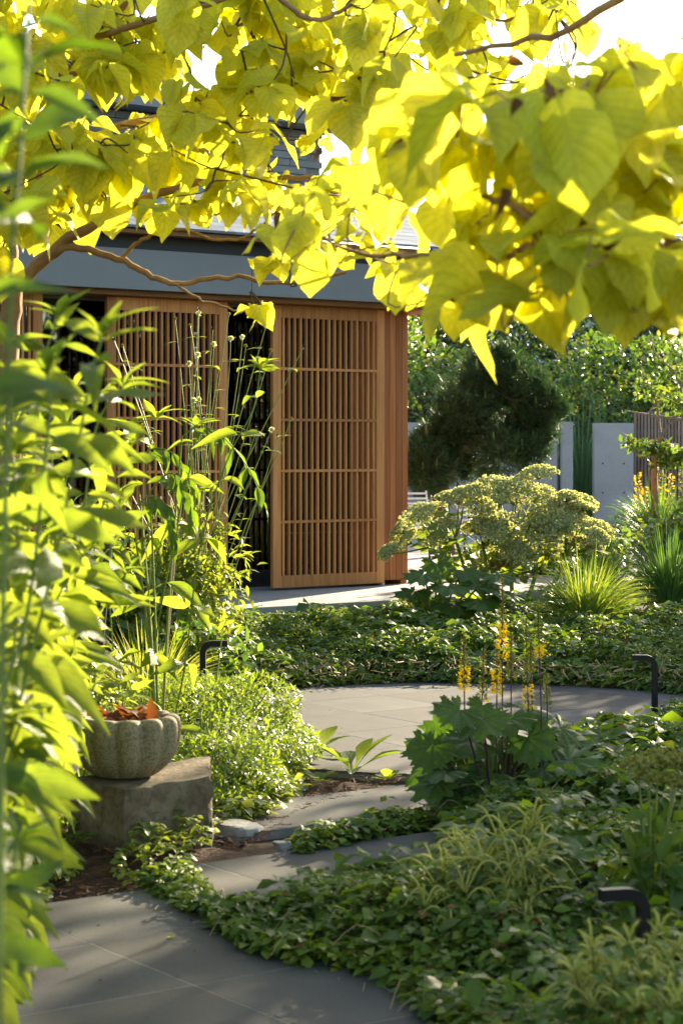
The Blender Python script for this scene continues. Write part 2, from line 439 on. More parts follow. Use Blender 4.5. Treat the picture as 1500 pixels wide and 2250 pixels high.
M['grass_dark'] = leafmat('grass_dark', [(.05, .12, .04), (.08, .16, .05), (.11, .2, .06)], (1.7, 1.6, .6), fac=.4, rough=.45, spec=.4)
M['reed'] = leafmat('reed', [(.06, .13, .06), (.10, .18, .09), (.15, .23, .12)], (1.5, 1.5, .7), fac=.35, rough=.45)
M['needle'] = leafmat('needle', [(.022, .055, .02), (.034, .078, .027), (.05, .10, .034)], (1.5, 1.5, .6), fac=.2, rough=.5, spec=.4)
M['candle'] = leafmat('candle', [(.14, .22, .075), (.19, .27, .09)], (1.4, 1.4, .6), fac=.25)
M['hedge'] = leafmat('hedge_leaf', [(.055, .115, .026), (.085, .16, .032), (.12, .195, .038), (.16, .175, .045)], (1.8, 1.7, .6), fac=.42, rough=.4, spec=.5)
M['tree_dark'] = leafmat('far_tree_leaf', [(.025, .05, .02), (.04, .075, .026), (.055, .10, .03)], (1.6, 1.6, .6), fac=.35, rough=.5)
M['white'] = plain('white_frame', (.78, .78, .78), .4)
M['teal'] = plain('teal_wire', (.02, .30, .22), .4)
M['cream_curtain'] = noisemat('curtain', [(.3, (.62, .54, .42)), (.7, (.74, .66, .53))], scale=2, stretch=(14, 14, .3), rough=.9, bump=.3)
M['room'] = noisemat('plaster', [(.3, (.30, .285, .27)), (.7, (.38, .36, .34))], scale=2, rough=.9)
M['darkframe'] = plain('dark_frame', (.018, .018, .019), .35)
M['planter'] = noisemat('planter_grey', [(.3, (.34, .35, .34)), (.7, (.42, .43, .42))], scale=4, rough=.8)
def glassmat():
    m, nt, p = newmat('window_glass')
    nt.nodes.remove(p)
    t = nd(nt, 'ShaderNodeBsdfTransparent'); t.inputs[0].default_value = (.80, .84, .83, 1)
    g = nd(nt, 'ShaderNodeBsdfGlossy'); g.inputs['Roughness'].default_value = 0.02
    fr = nd(nt, 'ShaderNodeFresnel'); fr.inputs[0].default_value = 2.1
    ms = nd(nt, 'ShaderNodeMixShader')
    nt.links.new(fr.outputs[0], ms.inputs[0]); nt.links.new(t.outputs[0], ms.inputs[1]); nt.links.new(g.outputs[0], ms.inputs[2])
    nt.links.new(ms.outputs[0], nt.nodes['Material Output'].inputs[0])
    return m
M['glass'] = glassmat()

# ------------------------------------------------------------------ axes of the house and its paving
UH = np.array([.811, .585]); VH = np.array([.585, -.811])     # along the front; out of the front
HYAW = math.atan2(.585, .811)
HO = np.array([-.627, 18.8])
def hw(a, b, z=0.0):
    q = HO + a * UH + b * VH
    return np.array([q[0], q[1], z])

# ------------------------------------------------------------------ ground, terrace
def soil(x, y):
    return .095 * np.exp(-((x + .86) / .36) ** 2 - ((y - 7.78) / .33) ** 2)
def ground_sheet():
    xs = np.concatenate([[-600, -200, -60, -20, -10], np.linspace(-5, 6, 56), [10, 20, 60, 200, 600]])
    ys = np.concatenate([[-200, -60, -15, -3], np.linspace(0, 22, 111), [30, 60, 150, 400, 1200]])
    X, Y = np.meshgrid(xs, ys)
    Z = 0.012 * np.sin(X * 5.1 + Y * 2.3) * np.sin(Y * 4.7 - X) * (Y > 4) * (Y < 22) - 0.02 + soil(X, Y)
    n, m = len(ys), len(xs)
    F = [(i * m + j, i * m + j + 1, (i + 1) * m + j + 1, (i + 1) * m + j) for i in range(n - 1) for j in range(m - 1)]
    return tag(MB().add(np.stack([X, Y, Z], -1).reshape(-1, 3), F).build('ground', M['soil']), kind='structure')
ground_sheet()

def prism(name, poly, z0, z1, mat, parent=None, bev=0.0):
    """closed n-gon prism"""
    n = len(poly)
    me = bpy.data.meshes.new(name)
    V = [(p[0], p[1], z0) for p in poly] + [(p[0], p[1], z1) for p in poly]
    F = [list(range(n))[::-1], list(range(n, 2 * n))] + [[i, (i + 1) % n, n + (i + 1) % n, n + i] for i in range(n)]
    area = sum(poly[i][0] * poly[(i + 1) % n][1] - poly[(i + 1) % n][0] * poly[i][1] for i in range(n))
    if area < 0: F = [f[::-1] for f in F]
    me.from_pydata(V, [], F); me.materials.append(mat); me.update()
    o = bpy.data.objects.new(name, me); COL.objects.link(o)
    if parent is not None: o.parent = parent
    if bev:
        md = o.modifiers.new('bevel', 'BEVEL'); md.width = bev; md.segments = 1; md.limit_method = 'ANGLE'
    return o
def clip(poly, conv):
    """Sutherland-Hodgman against a counter-clockwise convex polygon"""
    out = [tuple(p) for p in poly]
    for i in range(len(conv)):
        a, b = conv[i], conv[(i + 1) % len(conv)]
        ins = lambda p: (b[0] - a[0]) * (p[1] - a[1]) - (b[1] - a[1]) * (p[0] - a[0]) >= 0
        src, out = out, []
        for k in range(len(src)):
            p, q = src[k - 1], src[k]
            if ins(p) != ins(q):
                d1 = (b[0] - a[0]) * (p[1] - a[1]) - (b[1] - a[1]) * (p[0] - a[0])
                d2 = (b[0] - a[0]) * (q[1] - a[1]) - (b[1] - a[1]) * (q[0] - a[0])
                t = d1 / (d1 - d2); out.append((p[0] + t * (q[0] - p[0]), p[1] + t * (q[1] - p[1])))
            if ins(q): out.append(q)
        if not out: return []
    return out
def st(s, t):  # paving coordinates (along the front, towards the camera)
    return (s * .811 + t * .585, s * .585 - t * .811)

TS = 0.61
# round patio
PC, PR = np.array([.72, 11.55]), 1.92
circ = [(PC[0] + PR * math.cos(k * 2 * PI / 64), PC[1] + PR * math.sin(k * 2 * PI / 64)) for k in range(64)]
patio = prism('patio', circ, -.05, .0109, M['grout']); tag(patio, kind='structure')
g0 = np.array([.255, 12.756]); s0 = g0 @ np.array([.811, .585]); t0 = g0 @ np.array([.585, -.811])
G = .0035
for i in range(-6, 6):
    for j in range(-6, 8):
        q = [st(s0 + (i + a) * TS + (G if a == 0 else -G), t0 + (j + b) * TS + (G if b == 0 else -G)) for a, b in ((0, 0), (1, 0), (1, 1), (0, 1))]
        c = clip(q, circ)
        if len(c) >= 3:
            ar = abs(sum(c[k - 1][0] * c[k][1] - c[k][0] * c[k - 1][1] for k in range(len(c)))) / 2
            if ar > .004: prism('paving_tile', c, .0, .0116 + random.uniform(-.0003, .0003), M['tile'], patio)
# stepping strips and the front path
def strip(name, s_a, s_b, t_a, t_b, sz=TS, o_s=0.0):
    base = prism(name, [st(s_a, t_a), st(s_b, t_a), st(s_b, t_b), st(s_a, t_b)], -.05, .0109, M['grout']); tag(base, kind='structure')
    return base
S2 = strip('path', 4.45, 6.6, -7.43, -6.86)
for k in range(1):
    prism('paving_slab', [st(4.45, -7.428), st(6.6, -7.428), st(6.6, -6.862), st(4.45, -6.862)], .0, .012, M['tile'], S2, .003)
S1 = strip('path', 3.75, 6.3, -6.46, -5.85)
for a, b in ((3.752, 4.02), (4.026, 6.298)):
    prism('paving_slab', [st(a, -6.458), st(b, -6.458), st(b, -5.852), st(a, -5.852)], .0, .012, M['tile'], S1, .003)
P1 = strip('path', -.6, 4.6, -6.2, -2.2)
ts = [-6.2, -5.61, -5.01, -4.40, -3.79, -3.18, -2.57, -2.2]
ss = [3.093 + k * TS * 2 for k in range(-4, 3)]
ss = [-.6] + [s for s in [3.093 + k * TS for k in range(-8, 4)] if -.5 < s < 4.5] + [4.6]
for i in range(len(ts) - 1):
    for j in range(len(ss) - 1):
        if abs(ss[j + 1] - 3.093) > .05 and abs(ss[j] - 3.093) > .05 and False: continue
        prism('paving_tile', [st(ss[j] + G, ts[i] + G), st(ss[j + 1] - G, ts[i] + G), st(ss[j + 1] - G, ts[i + 1] - G), st(ss[j] + G, ts[i + 1] - G)], .0, .0116 + random.uniform(-.0003, .0003), M['tile'], P1)

# raised terrace behind
terr = prism('terrace', [hw(1.7, 1.4)[:2], hw(5.2, .3)[:2], (4.2, 17.6), (8, 18.2), (12, 22), (12, 33), (-6, 40), hw(1.7, -8)[:2]], -.1, .238, M['slab'])
tag(terr, kind='structure')
kerb = prism('kerb', [(1.9, 15.55), (5.2, 15.2), (5.2, 15.42), (1.9, 15.8)], -.05, .16, M['slab'], None, .01)
tag(kerb, kind='structure')

# ------------------------------------------------------------------ house
house = thing('house', 'low modern house with cedar slat screens, grey metal fascia and dark glass', 'house', (HO[0], HO[1], 0), HYAW)
def hb(name, a0, a1, b0, b1, z0, z1, mat, parent=house, bev=0.0):
    return box_obj(name, (a0, a1, -b1, -b0, z0, z1), mat, parent, bev)
hb('front_step', -7, 1.75, -.5, 1.53, .10, .24, M['slab'], bev=.006)
hb('foundation', -7, 1.60, -6, 1.25, -.1, .099, M['slab'])
hb('interior_floor', -7, 1.55, -5.5, -.502, .10, .242, M['slab'])
hb('back_wall', -7, 1.55, -5.6, -5.5, .243, 2.9, M['room'])
hb('side_wall', 1.55, 1.62, -5.6, -.10, .1, 2.9, M['cedar_red'])
hb('far_side_wall', -7.1, -7, -5.6, -.10, .1, 2.9, M['room'])
hb('ceiling', -7, 1.55, -5.5, -.35, 2.86, 2.899, M['room'])
hb('soffit', -7, 2.40, -5.6, .20, 2.925, 2.97, M['soffit'])
hb('track_beam', -7, 1.70, -.30, .16, 2.875, 2.924, M['soffit'], bev=.004)
for a0, a1 in ((-6.9, -2.84), (-2.834, -.40), (-.394, 2.45)):
    hb('fascia_panel', a0, a1, .20, .25, 2.92, 3.27, M['metal_grey'], bev=.003)
hb('fascia_panel', 2.40, 2.449, -5.6, .198, 2.921, 3.27, M['metal_grey'])
hb('gutter', -6.9, 2.38, .02, .19, 3.20, 3.395, M['gutter'])
hb('roof_edge', -6.9, 2.42, .19, .36, 3.395, 3.43, M['soffit'])
# slate courses rising to the back
roof = hb('roof', -6.9, 2.40, -5.0, .15, 3.40, 3.42, M['gutter'])
sl = math.tan(math.radians(19))
for k in range(19):
    b0 = .40 - k * .17; z = 3.44 + k * .17 * sl
    nseg = 9
    for q in range(nseg):
        aa = -6.9 + (9.35 / nseg) * (q + (.5 if k % 2 else 0)); ab = min(aa + 9.35 / nseg - .004, 2.45)
        if aa >= 2.45: continue
        V = np.array([(aa, -b0, z), (ab, -b0, z), (ab, -(b0 - .2), z + .2 * sl), (aa, -(b0 - .2), z + .2 * sl)])
        W = V + np.array([0, 0, .022])
        MB().add(np.vstack([V, W]), QB).build('roof_slate', M['slate'], roof, smooth=False)
V = np.array([(2.2, -.1, 3.43), (2.44, -.1, 3.43), (2.44, 2.8, 4.4), (2.2, 2.8, 4.4), ])
# upper storey of long grey bricks with a flat roof
up = hb('upper_wall', -4.5, 2.11, -5.5, -2.25, 3.6, 4.92, M['brickgrey'])
for k in range(15):
    z = 3.75 + k * .078
    for q in range(12):
        a0 = 2.13 - (q + 1) * .42 - (.21 if k % 2 else 0); a1 = min(a0 + .412, 2.13)
        hb('brick', a0, a1, -2.25, -2.22, z, z + .07, M['brickgrey'], up)
rf2 = hb('upper_roof', -5.0, 2.3, -6.0, -1.9, 4.93, 5.10, M['metal_grey'])
hb('roof_lantern', -3.2, .35, -5.0, -2.6, 5.11, 5.35, M['gutter'])
hb('roof_lantern_cap', -3.5, .6, -5.2, -2.4, 5.351, 5.52, M['metal_grey'])

def screen(a0, w, b, zb=.265, zt=2.87):
    """sliding slat screen: stiles, rails, slats"""
    sc = hb('sliding_screen', a0 + .09, a0 + w - .09, b - .020, b - .012, zb + .5, zb + .502, M['cedar'])
    sc.data.name = 'sliding_screen'
    hb('stile', a0, a0 + .09, b - .045, b, zb, zt, M['cedar'], sc, .003)
    hb('stile', a0 + w - .09, a0 + w, b - .045, b, zb, zt, M['cedar'], sc, .003)
    hb('top_rail', a0 + .09, a0 + w - .09, b - .043, b - .002, zt - .115, zt, M['cedar'], sc)
    hb('bottom_rail', a0 + .09, a0 + w - .09, b - .043, b - .002, zb, zb + .11, M['cedar'], sc)
    n = 17; z0, z1 = zb + .11, zt - .115
    step = (w - .18) / n
    for i in range(1, n + 1):
        x = a0 + .09 + (i - .5) * step
        hb('slat', x - .0105, x + .0105, b - .038, b - .006, z0 - .01, z1 + .01, M['cedar'], sc)
    for k in range(1, 5):
        z = z0 + (z1 - z0) * (k / 5.05 + .01)
        hb('cross_rail', a0 + .085, a0 + w - .085, b - .014, b - .0025, z - .0125, z + .0125, M['cedar'], sc)
    return sc
screen(0.0, 1.28, 0.0)
screen(-1.75, 1.24, .03)
screen(-3.60, 1.245, .0)
screen(-5.45, 1.245, .03)
# board panel at the corner
bp_ = hb('board_panel', .96, 1.60, -.13, -.10, .29, 2.874, M['cedar_red'])
for k in range(9):
    hb('board', .955 + k * .0735, .955 + k * .0735 + .068, -.0995, -.068, .285, 2.872, M['cedar_red'], bp_, .003)
hb('floor_track', 1.292, 1.315, -.12, -.05, .241, .40, M['white'])
# glass doors
for a0, a1 in ((-5.4, -3.9), (-3.88, -2.38), (-2.36, -.66), (-.64, 1.0)):
    gd = hb('glass_door', a0, a1, -.44, -.40, .245, .41, M['darkframe'])
    hb('door_frame', a0, a0 + .05, -.44, -.40, .411, 2.86, M['darkframe'], gd)
    hb('door_frame', a1 - .05, a1, -.44, -.40, .411, 2.86, M['darkframe'], gd)
    hb('pane', a0 + .05, a1 - .05, -.425, -.417, .411, 2.86, M['glass'], gd)
hb('door_sill', -6.9, 1.5, -.50, -.36, .2405, .252, M['metal_grey'])
# curtain inside, gathered
def curtain(a0, a1, b):
    n = 90; xs = np.linspace(a0, a1, n); ys = b + .05 * np.sin(xs * 46) + .02 * np.sin(xs * 17)
    V = np.concatenate([np.stack([xs, -ys, np.full(n, .27)], 1), np.stack([xs, -ys, np.full(n, 2.7)], 1)])
    F = [(i, i + 1, n + i + 1, n + i) for i in range(n - 1)]
    o = MB().add(V, F).build('curtain', M['cream_curtain'], house)
    md = o.modifiers.new('solid', 'SOLIDIFY'); md.thickness = .004
curtain(.12, .70, -.56)
# pendant lamp of hanging rods
lamp = thing('pendant_lamp', 'row of short pale rods hanging inside behind the glass', 'lamp', hw(-.2, -2.2, 2.2))
lamp.rotation_euler = (0, 0, HYAW)
box_obj('rod_bar', (-.8, .9, -.02, .02, .245, .27), M['darkframe'], lamp)
for k in range(22):
    x = -.75 + k * .075; z = random.choice((0, -.05, .03, -.09))
    MB().add(*tube_arr([(x, 0, z), (x, 0, z + .14)], .014, 6)).build('rod', M['white'], lamp)
    MB().add(*tube_arr([(x, 0, z + .14), (x, 0, .25)], .002, 4)).build('wire', M['darkframe'], lamp)
pl = box_obj('planter_box', (-.45, .6, -.25, .25, 0, .52), M['planter'], None, .01)
pl.location = hw(-.15, -1.7, .243); pl.rotation_euler = (0, 0, HYAW)
tag(pl, 'pale grey planter box standing inside the glass door', 'planter')

print('structure done')

# ------------------------------------------------------------------ walls, fence, far setting
def wall_obj(name, label, p, length, thick, z0, z1, ang, holes=()):
    o = thing(name, label, 'wall', (p[0], p[1], 0), ang)
    box_obj('wall_face', (0, length, -thick, 0, z0, z1), M['concrete'], o, .008)
    for x, z in holes:
        V, F, U = tube_arr([(x, -thick - .0015, z), (x, -thick - .0005, z)], [.014, .014], 6)
        MB().add(V, F, U).build('tie_hole', M['black'], o)
    return o
wA = at(1300, 985, 31.0); wA[2] = 0
wall_obj('concrete_wall', 'tall pale concrete pier with tie holes left of the batten fence', wA[:2], .60, .16, .2, 1.93, math.radians(4),
         [(.13, 1.32), (.45, 1.32), (.13, .88), (.45, .88), (.12, .44), (.24, .45)])
wB = at(1228, 985, 31.0)
wall_obj('concrete_wall', 'long concrete garden wall behind the dark pine', (wB[0] - 3.0, wB[1] + .75), 3.08, .14, .2, 1.945, math.radians(-14), [(2.2, .95), (2.2, 1.4), (2.85, .95)])
wall_obj('concrete_wall', 'slim concrete wall end catching light right of the pine', wB[:2] + np.array([.0, -.03]), .155, .3, .2, 1.946, math.radians(3))
fence = thing('batten_fence', 'weathered brown vertical batten fence at the right edge', 'fence', tuple(at(1392, 985, 31.6)[:2]) + (0,), math.radians(2))
for k in range(40):
    box_obj('batten', (k * .052, k * .052 + .034, -.02 - random.uniform(0, .006), .012, .25, 2.12 + random.uniform(-.01, .01)), M['battens'], fence)
box_obj('fence_rail', (0, 2.1, .013, .05, 1.75, 1.84), M['battens'], fence)
box_obj('fence_rail', (0, 2.1, .013, .05, .6, .69), M['battens'], fence)
box_obj('fence_backing', (0, 2.1, .051, .06, .25, 2.08), M['bark_dark'], fence)

far = thing('far_house', 'distant neighbouring house with a slate blue roof behind the trees', 'house', (9.5, 62, 0))
box_obj('wall', (-6, 9, -3, 3, 0, 6.6), M['planter'], far)
V = np.array([(-6.8, -3.6, 6.5), (9.8, -3.6, 6.5), (9.8, 0, 8.0), (-6.8, 0, 8.0), (9.8, 3.6, 6.5), (-6.8, 3.6, 6.5)])
MB().add(V, [(0, 1, 2, 3), (3, 2, 4, 5), (0, 5, 4, 1)]).build('roof', M['slate'], far, smooth=False)

def blob_rock(name, label, c, r, mat, seed, cat='rock'):
    r_ = np.random.default_rng(seed); n, m = 16, 26
    V = []
    dirs = nrm(r_.normal(size=(13, 3))); dirs[0] = nrm([.1, -.1, 1.0])
    for i in range(n + 1):
        for j in range(m):
            t = PI * i / n; f = 2 * PI * j / m
            d = np.array([math.sin(t) * math.cos(f), math.sin(t) * math.sin(f), math.cos(t)])
            k = min(1.0, *[(.55 + .3 * ((q * 7) % 3) / 3) / max(1e-3, d @ dd) if d @ dd > .2 else 9 for q, dd in enumerate(dirs)])
            V.append(d * k * r)
    F = [(i * m + j, (i + 1) * m + j, (i + 1) * m + (j + 1) % m, i * m + (j + 1) % m) for i in range(n) for j in range(m)]
    o = MB().add(V, F).build(name, mat); o.location = c
    md = o.modifiers.new('edge', 'EDGE_SPLIT'); md.split_angle = math.radians(28)
    return tag(o, label, cat)
blob_rock('boulder', 'low rounded boulder at the foot of the concrete pier', (3.42, 25.4, .34), np.array([.34, .2, .16]), M['rock'], 3)
blob_rock('boulder', 'flat grey stone half hidden behind the pale umbels', (2.85, 23.6, .28), np.array([.38, .25, .09]), M['rock'], 5)
blob_rock('rock', 'flat angular stone beside the stone block', tuple(gr(520, 1845) + np.array([0, 0, .03])), np.array([.125, .10, .065]), M['rock'], 11)
blob_rock('rock', 'small pale blue stone at the edge of the stepping slab', tuple(gr(625, 1868) + np.array([0, 0, .015])), np.array([.055, .045, .035]), M['rock'], 12)
blob_rock('rock', 'small dark stone between the block and the flat stone', tuple(gr(445, 1850) + np.array([0, 0, .02])), np.array([.06, .05, .05]), M['rock'], 14)

# white chairs on the terrace
def chair(label, p, rz):
    t = thing('garden_chair', label, 'chair', p, rz, 'white chairs on the terrace')
    for sx in (-.24, .24):
        for sy in (-.22, .24):
            MB().add(*tube_arr([(sx, sy, 0), (sx * .95, sy * .95, .4)], .012, 6)).build('leg', M['black'], t)
        MB().add(*tube_arr([(sx, -.24, .4), (sx, .24, .4), (sx, .36, .82)], .012, 6)).build('side_frame', M['white'], t)
    for k in range(8):
        MB().add(*tube_arr([(-.24, -.22 + k * .06, .41), (.24, -.22 + k * .06, .41)], .012, 6)).build('seat_strap', M['white'], t)
    for k in range(7):
        y = .25 + k * .016; z = .45 + k * .057
        MB().add(*tube_arr([(-.24, y, z), (.24, y, z)], .013, 6)).build('back_strap', M['white'], t)
    return t
chair('white strap chair close to the cedar corner of the house', tuple(at(915, 985, 23.2)[:2]) + (.238,), .3)
chair('white strap chair glimpsed through the middle of the umbels', tuple(at(1080, 985, 23.0)[:2]) + (.238,), 1.1)
tc_ = thing('wire_chair', 'teal wire chair behind the slats of the open screen', 'chair', tuple(hw(.62, -1.2, .243)), HYAW + .5)
for k in range(9):
    x = -.2 + k * .05
    MB().add(*tube_arr(spline([(x, -.22, .40), (x, .1, .38), (x, .22, .46), (x * .8, .30, .85 - abs(x))], 10), .006, 4)).build('wire', M['teal'], tc_)
for sx in (-.2, .2):
    for sy in (-.2, .2):
        MB().add(*tube_arr([(sx, sy, 0), (sx * .9, sy * .9, .4)], .008, 4)).build('leg', M['black'], tc_)

# ------------------------------------------------------------------ foliage clouds
T_ov = [leaf_t(OVATE, 3, 1, .3, .25), leaf_t(OVATE, 3, 1, .15, .45)]
T_lan = [leaf_t(LANCE, 3, 1, .4, .25), leaf_t(LANCE, 3, 1, .2, .5)]
T_obo = [leaf_t(OBOV, 3, 1, .3, .15), leaf_t(OBOV, 3, 1, .2, .35)]
T_two = [leaf_t([(0, .04), (.4, .28), (1, .02)], 2, 1, .3, .3), leaf_t([(0, .04), (.45, .25), (1, .02)], 2, 1, .15, .5)]
def crown_pts(c, r, n, lump=.25, seed=0, shell=.55, flat=None):
    """points in a lumpy ellipsoid, most of them near its skin; returns points and outward normals"""
    r_ = np.random.default_rng(seed)
    d = nrm(r_.normal(size=(n, 3)))
    k = 1 + lump * (np.sin(d[:, 0] * 5 + seed) * np.sin(d[:, 1] * 6 + 2 * seed) + .6 * np.sin(d[:, 2] * 9 + d[:, 0] * 7 + seed))
    rad = (shell + (1 - shell) * r_.random(n) ** .6) * k
    P = np.asarray(c) + d * rad[:, None] * np.asarray(r)
    return P, nrm(d / np.asarray(r))
def cloud(mb, tm, P, out, size, up=.6, jit=.5, down=.2):
    n = len(P)
    N = nrm(out * .6 + np.array([0, 0, up]) + rng.normal(size=(n, 3)) * jit)
    F = nrm(out + rng.normal(size=(n, 3)) * .8 - np.array([0, 0, down]))
    return scatter(mb, tm, P, F, N, size * (.7 + .6 * rng.random(n)))
def tree(name, label, base, h, r, n, size, mat, bark, seed, group=None, z_c=None, tm=None, lump=.3, shell=.35):
    t = thing(name, label, 'tree', base, 0, group)
    cz = z_c if z_c is not None else h - r[2]
    b = np.zeros(3)
    r_ = np.random.default_rng(seed)
    mb = MB().add(*tube_arr(spline([b, b + [.1, 0, cz * .5], b + [0, .1, cz]], 8), np.linspace(.16, .08, 8) * (h / 6), 8))
    for k in range(7):
        d = nrm(r_.normal(size=3) + np.array([0, 0, .5])) * np.array(r) * .8
        mb.add(*tube_arr(spline([b + [0, 0, cz * (.45 + .07 * k)], b + [d[0] * .5, d[1] * .5, cz + d[2] * .2], b + [d[0], d[1], cz + d[2]]], 7), np.linspace(.06, .015, 7) * (h / 6), 5))
    mb.build('trunk', bark, t)
    P, out = crown_pts((0, 0, cz), r, n, lump, seed, shell)
    o = cloud(MB(), tm or T_two, P, out, size).build('crown', mat, t); tag(o, kind='stuff')
    return t
# hedge, background trees
hd = thing('hedge', 'tall leafy mixed hedge behind the pine and concrete walls', 'hedge', (4.0, 34.5, 0))
P = []; N = []
n = 17000
x = rng.uniform(-4.2, 6.2, n); top = 3.25 + .22 * np.sin(x * 1.7) + .14 * np.sin(x * 4.1 + 1)
z = .3 + (top - .3) * rng.random(n) ** .75
y = -.9 + .45 * np.sin(x * 2.3 + z * 1.9) + .25 * np.sin(z * 5 + x * 3) + rng.random(n) ** 2 * .8
up = z > top - .25; y = np.where(up, rng.uniform(-1.0, 1.0, n), y)
P = np.stack([x, y, z], 1); out = np.where(up[:, None], np.array([0, -.2, 1.0]), np.array([0, -1.0, .35]))
o = cloud(MB(), T_lan + T_ov, P, out, .13).build('foliage', M['hedge'], hd); tag(o, kind='stuff')
mb = MB()
for k in range(24):
    x = -4 + k * .43
    mb.add(*tube_arr(spline([(x, 0, 0), (x + .1, .1, 1.4), (x - .1, 0, 2.8)], 5), [.05, .045, .04, .03, .015], 5))
mb.build('stems', M['bark_dark'], hd)
addbox(MB(), -4.3, 6.3, .35, .6, 0, 2.7).build('inner_twigs', M['bark_dark'], hd, smooth=False)
tree('garden_tree', 'dark broad tree behind the hedge, left of the fence', (3.2, 41, 0), 5.0, (2.6, 1.6, 1.7), 4500, .2, M['tree_dark'], M['bark_dark'], 21, 'trees behind the hedge')
tree('garden_tree', 'dark broad tree rising behind the fence', (6.6, 40, 0), 5.2, (2.2, 1.6, 1.8), 4500, .2, M['tree_dark'], M['bark_dark'], 22, 'trees behind the hedge')
tree('garden_tree', 'mid green tree behind the house corner', (1.2, 43, 0), 4.6, (2.2, 1.6, 1.5), 3500, .2, M['hedge'], M['bark_dark'], 23, 'trees behind the hedge')
# tall conifer at the right edge
def conifer(label, base, h, rb, seed):
    t = thing('conifer_tree', label, 'tree', base)
    MB().add(*tube_arr([(0, 0, 0), (0, 0, h)], [.22, .03], 8)).build('trunk', M['bark_dark'], t)
    r_ = np.random.default_rng(seed); mb = MB(); tm = [leaf_t(STRAP, 2, 1, 0, .2)]
    tm = [(np.array(v) * [.06, 1, 1], f, u) for v, f, u in tm]
    for k in range(150):
        zf = r_.random() ** .8; z = h * (.2 + .8 * zf); a = r_.random() * 2 * PI; L = rb * (1.02 - zf) * r_.uniform(.6, 1.1) + .2
        m_ = int(30 + 60 * L)
        s = r_.random(m_); c = np.stack([np.cos(a) * L * s, np.sin(a) * L * s, z - .15 * L * s + .25 * L * s * s], 1) + r_.normal(size=(m_, 3)) * .09
        F = nrm(np.stack([np.full(m_, math.cos(a)), np.full(m_, math.sin(a)), np.full(m_, .5)], 1) + r_.normal(size=(m_, 3)) * .7)
        scatter(mb, tm, c, F, nrm(r_.normal(size=(m_, 3))), .28)
    tag(mb.build('needles', M['needle'], t), kind='stuff')
conifer('tall dark conifer cut by the right edge of the view', (8.1, 44, 0), 10.2, 1.7, 4)

# trees beyond the right side of the view, they throw the shade over the bed and path
tree('garden_tree', 'broad dense tree standing off to the right of the view', (8.9, 18.8, 0), 6.85, (3.0, 2.2, 3.2), 7500, .29, M['tree_dark'], M['bark_dark'], 31, 'trees right of the garden', shell=.2, lump=.15)
tree('garden_tree', 'smaller dense tree off to the right of the view', (6.0, 19.9, 0), 3.35, (1.1, 1.1, 1.65), 3500, .2, M['tree_dark'], M['bark_dark'], 32, 'trees right of the garden', shell=.2, lump=.12)
tree('garden_tree', 'low dense shrub off to the right of the view', (4.5, 21.2, 0), 2.35, (.8, 1.0, 1.2), 2500, .15, M['tree_dark'], M['bark_dark'], 33, 'trees right of the garden', shell=.2, lump=.12)
tree('garden_tree', 'wide dense tree far off to the right of the view', (11.5, 13.0, 0), 7.0, (3.2, 3.2, 3.4), 4500, .36, M['tree_dark'], M['bark_dark'], 34, 'trees right of the garden', shell=.2, lump=.15)

tree('garden_tree', 'broad unseen tree added left of the view to cut sky fill', (-6.5, 9.5, 0), 6.5, (2.2, 3.0, 3.0), 6000, .3, M['tree_dark'], M['bark_dark'], 35, 'unseen trees added at left', shell=.3, lump=.15)  # this and the next two: unseen trees added to hold back sky light
tree('garden_tree', 'dense unseen tree added at left near the house to cut sky fill', (-7.2, 14.2, 0), 6.0, (2.0, 2.4, 2.8), 5000, .3, M['tree_dark'], M['bark_dark'], 36, 'unseen trees added at left', shell=.3, lump=.15)
tree('garden_tree', 'unseen tree added at left beside the front path to cut sky fill', (-5.0, 4.0, 0), 5.0, (1.8, 2.4, 2.4), 5000, .28, M['tree_dark'], M['bark_dark'], 37, 'unseen trees added at left', shell=.3, lump=.15)
